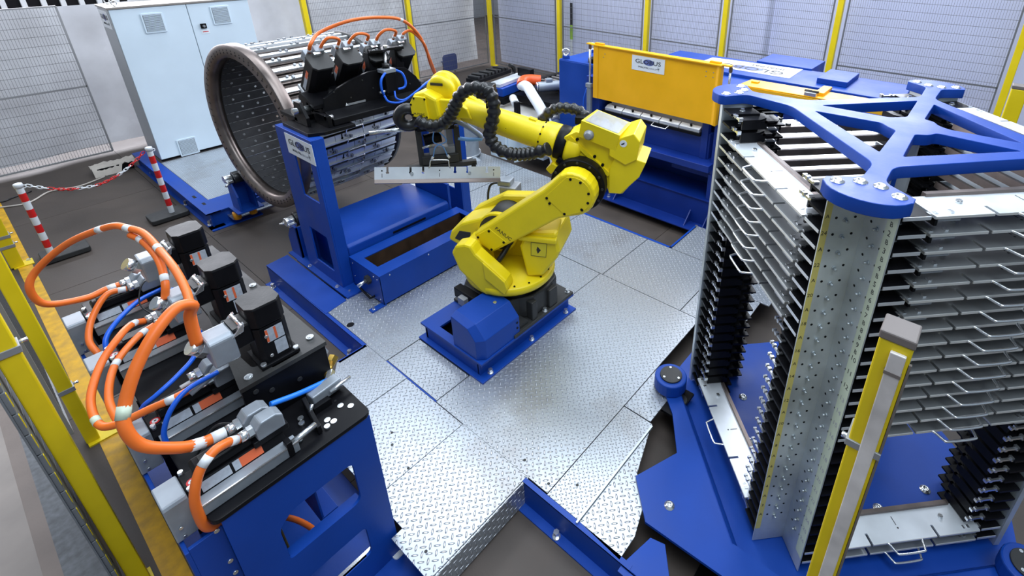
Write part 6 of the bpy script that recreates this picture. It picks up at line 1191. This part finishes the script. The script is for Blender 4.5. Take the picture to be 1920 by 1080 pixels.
hose('earth_wire', [(0.46, 2.45, 0.50), (0.40, 2.40, 0.30), (0.37, 2.38, 0.12), (0.36, 2.30, -0.1), (0.30, 2.2, -0.17)], 0.006, brass, 'thin yellow green wire inside the stand', 'wire', None, 8, 8)
hose('air_hose', [(0.431, 3.600, 1.02), (0.311, 3.550, 1.03), (0.191, 3.450, 1.02), (0.114, 3.380, 0.98), (0.096, 3.330, 0.90)], 0.013, bhose, 'long blue air hose arching between the two farthest flat motors', 'hose')
hose('air_hose', [(0.41, 2.78, 1.17), (0.35, 2.71, 1.10), (0.256, 2.65, 1.08), (0.161, 2.63, 1.05), (0.101, 2.66, 1.0), (0.08, 2.70, 0.90)], 0.011, bhose, 'blue air hose between the second and third flat motors', 'hose')
hose('air_hose', [(0.37, 2.46, 1.13), (0.25, 2.44, 1.14), (0.17, 2.42, 1.10), (0.12, 2.41, 1.02), (0.11, 2.40, 0.95)], 0.011, bhose, 'short blue air hose curling down behind the nearest flat motor', 'hose')
hose('air_hose', [(0.46, 2.175, 1.045), (0.579, 2.180, 1.005), (0.720, 2.200, 0.960)], 0.013, mat('bright_blue_hose', (0.02, 0.22, 0.90), 0.35), 'straight bright blue hose on the near end of the black top plate', 'hose')
hose('air_hose', [(0.444, 3.28, 1.17), (0.410, 3.28, 1.13), (0.397, 3.27, 1.06)], 0.013, MATS['bright_blue_hose'], 'left one of two short blue hoses under the middle upright motor', 'hose')
hose('air_hose', [(0.452, 3.26, 1.17), (0.445, 3.25, 1.12), (0.432, 3.24, 1.05)], 0.013, MATS['bright_blue_hose'], 'right one of two short blue hoses under the middle upright motor', 'hose')
hose('sensor_cable', [(0.37, 2.08, 1.05), (0.28, 2.25, 1.03), (0.20, 2.28, 0.95), (0.12, 2.26, 0.88), (0.10, 2.22, 0.84)], 0.008, rubber, 'black sensor cable hanging between the two nearest flat motors', 'cable')
hose('sensor_cable', [(0.46, 3.55, 1.12), (0.36, 3.50, 1.16), (0.30, 3.42, 1.08), (0.34, 3.30, 1.04), (0.42, 3.24, 1.06)], 0.004, rubber, 'thin black wire arching over the far blue air hose', 'wire')

# ---------------------------------------------------------------- near fence posts and panels
def clamp(t, x, y, z, r=0.047):
    part('clamp_band', MB().bx(x - r - 0.004, x + r + 0.004, y - r - 0.004, y + r + 0.004, z - 0.016, z + 0.016), motgrey, t, 0.002); part('clamp_bolt', MB().cyl((x + r, y + 0.02, z), (x + r + 0.03, y + 0.02, z), 0.009, 8), chrome, t)
t = post(-0.178, 2.87, 'big yellow fence post with a grey clamp at the lower left edge', 1.95, 0.036, False); part('base_plate', MB().bx(-0.22, -0.13, 2.83, 2.93, ZF, ZF + 0.012), fyellow, t); clamp(t, -0.178, 2.87, 1.43, 0.038)
t = post(-0.125, 4.20, 'yellow fence post with a bolted foot behind the big one at the left', 1.95, 0.035); clamp(t, -0.125, 4.20, 0.27, 0.037)
t = post(-0.10, 7.42, 'farthest yellow fence post at the left edge beside the red and white barrier post', 1.95, 0.05); clamp(t, -0.10, 7.42, 0.05, 0.052); clamp(t, -0.10, 7.42, 0.16, 0.052)
gp = thing('panel_channel', 'grey segmented sheet panel with yellow edge marks outside the big yellow post', 'panel', (-0.24, 2.95, 0.0))
part('backing', MB().bx(-0.250, -0.244, 2.72, 3.42, -0.1, 1.95), MATS['panel_grey'], gp)
for i in range(17):
    z0 = -0.08 + i * 0.118; s = part('panel_tile', MB().bx(-0.244, -0.228, 2.73, 3.40, z0, z0 + 0.112), wgrey, gp, 0.002)
    part('yellow_mark', MB().bx(-0.2285, -0.226, 2.735, 2.75, z0 + 0.03, z0 + 0.10), fyellow, s)
    if i % 4 == 1: part('tile_hole', MB().cyl((-0.228, 2.86, z0 + 0.05), (-0.2275, 2.86, z0 + 0.05), 0.016, 12), black, s)
mesh_panel((-0.20, 4.27), (-0.20, 7.32), -0.12, 1.9, 'grey wire mesh fence panel along the yellow floor line at the left edge', None, MATS['grey_frame'])
# yellow post in front of the rack, with a steel strip on its face
t = thing('fence_post', 'yellow post with a grey cap and a scuffed steel strip in front of the rack', 'post', (1.50, 0.0, ZF))
part('tube', MB().bx(1.452, 1.540, -0.037, 0.053, ZF + 0.012, 1.935), fyellow, t, 0.006); part('cap', MB().bx(1.449, 1.543, -0.040, 0.056, 1.935, 1.965), MATS['post_cap'], t, 0.005)
part('face_strip', MB().bx(1.438, 1.452, -0.026, 0.016, ZF + 0.1, 1.91), mat('scuffed_zinc', (0.70, 0.66, 0.64), 0.4, 0.15, noise=0.30, nscale=5), t, 0.003); part('strip_end', MB().bx(1.4365, 1.4525, -0.0275, 0.0175, 1.83, 1.842), MATS['post_cap'], t)
part('edge_seal', MB().bx(1.452, 1.462, -0.044, -0.037, ZF + 0.1, 1.88), MATS['post_cap'], t)
for z in (1.50,): part('clamp_band', MB().bx(1.446, 1.546, -0.044, 0.060, z - 0.014, z + 0.014), motgrey, t, 0.002); part('clamp_bolt', MB().cyl((1.47, 0.05, z), (1.47, 0.075, z), 0.010, 8), chrome, t)
part('base_plate', MB().bx(1.42, 1.60, -0.08, 0.08, ZF, ZF + 0.012), fyellow, t)
t = post(4.95, -0.215, 'short yellow post with a grey cap at the right edge behind the rack', 1.98, 0.05, True, True); clamp(t, 4.95, -0.215, 1.60, 0.052)
struct('trim_5', MB().bx(3.6, 4.35, -0.66, -0.56, ZF, ZF + 0.003), line_y)
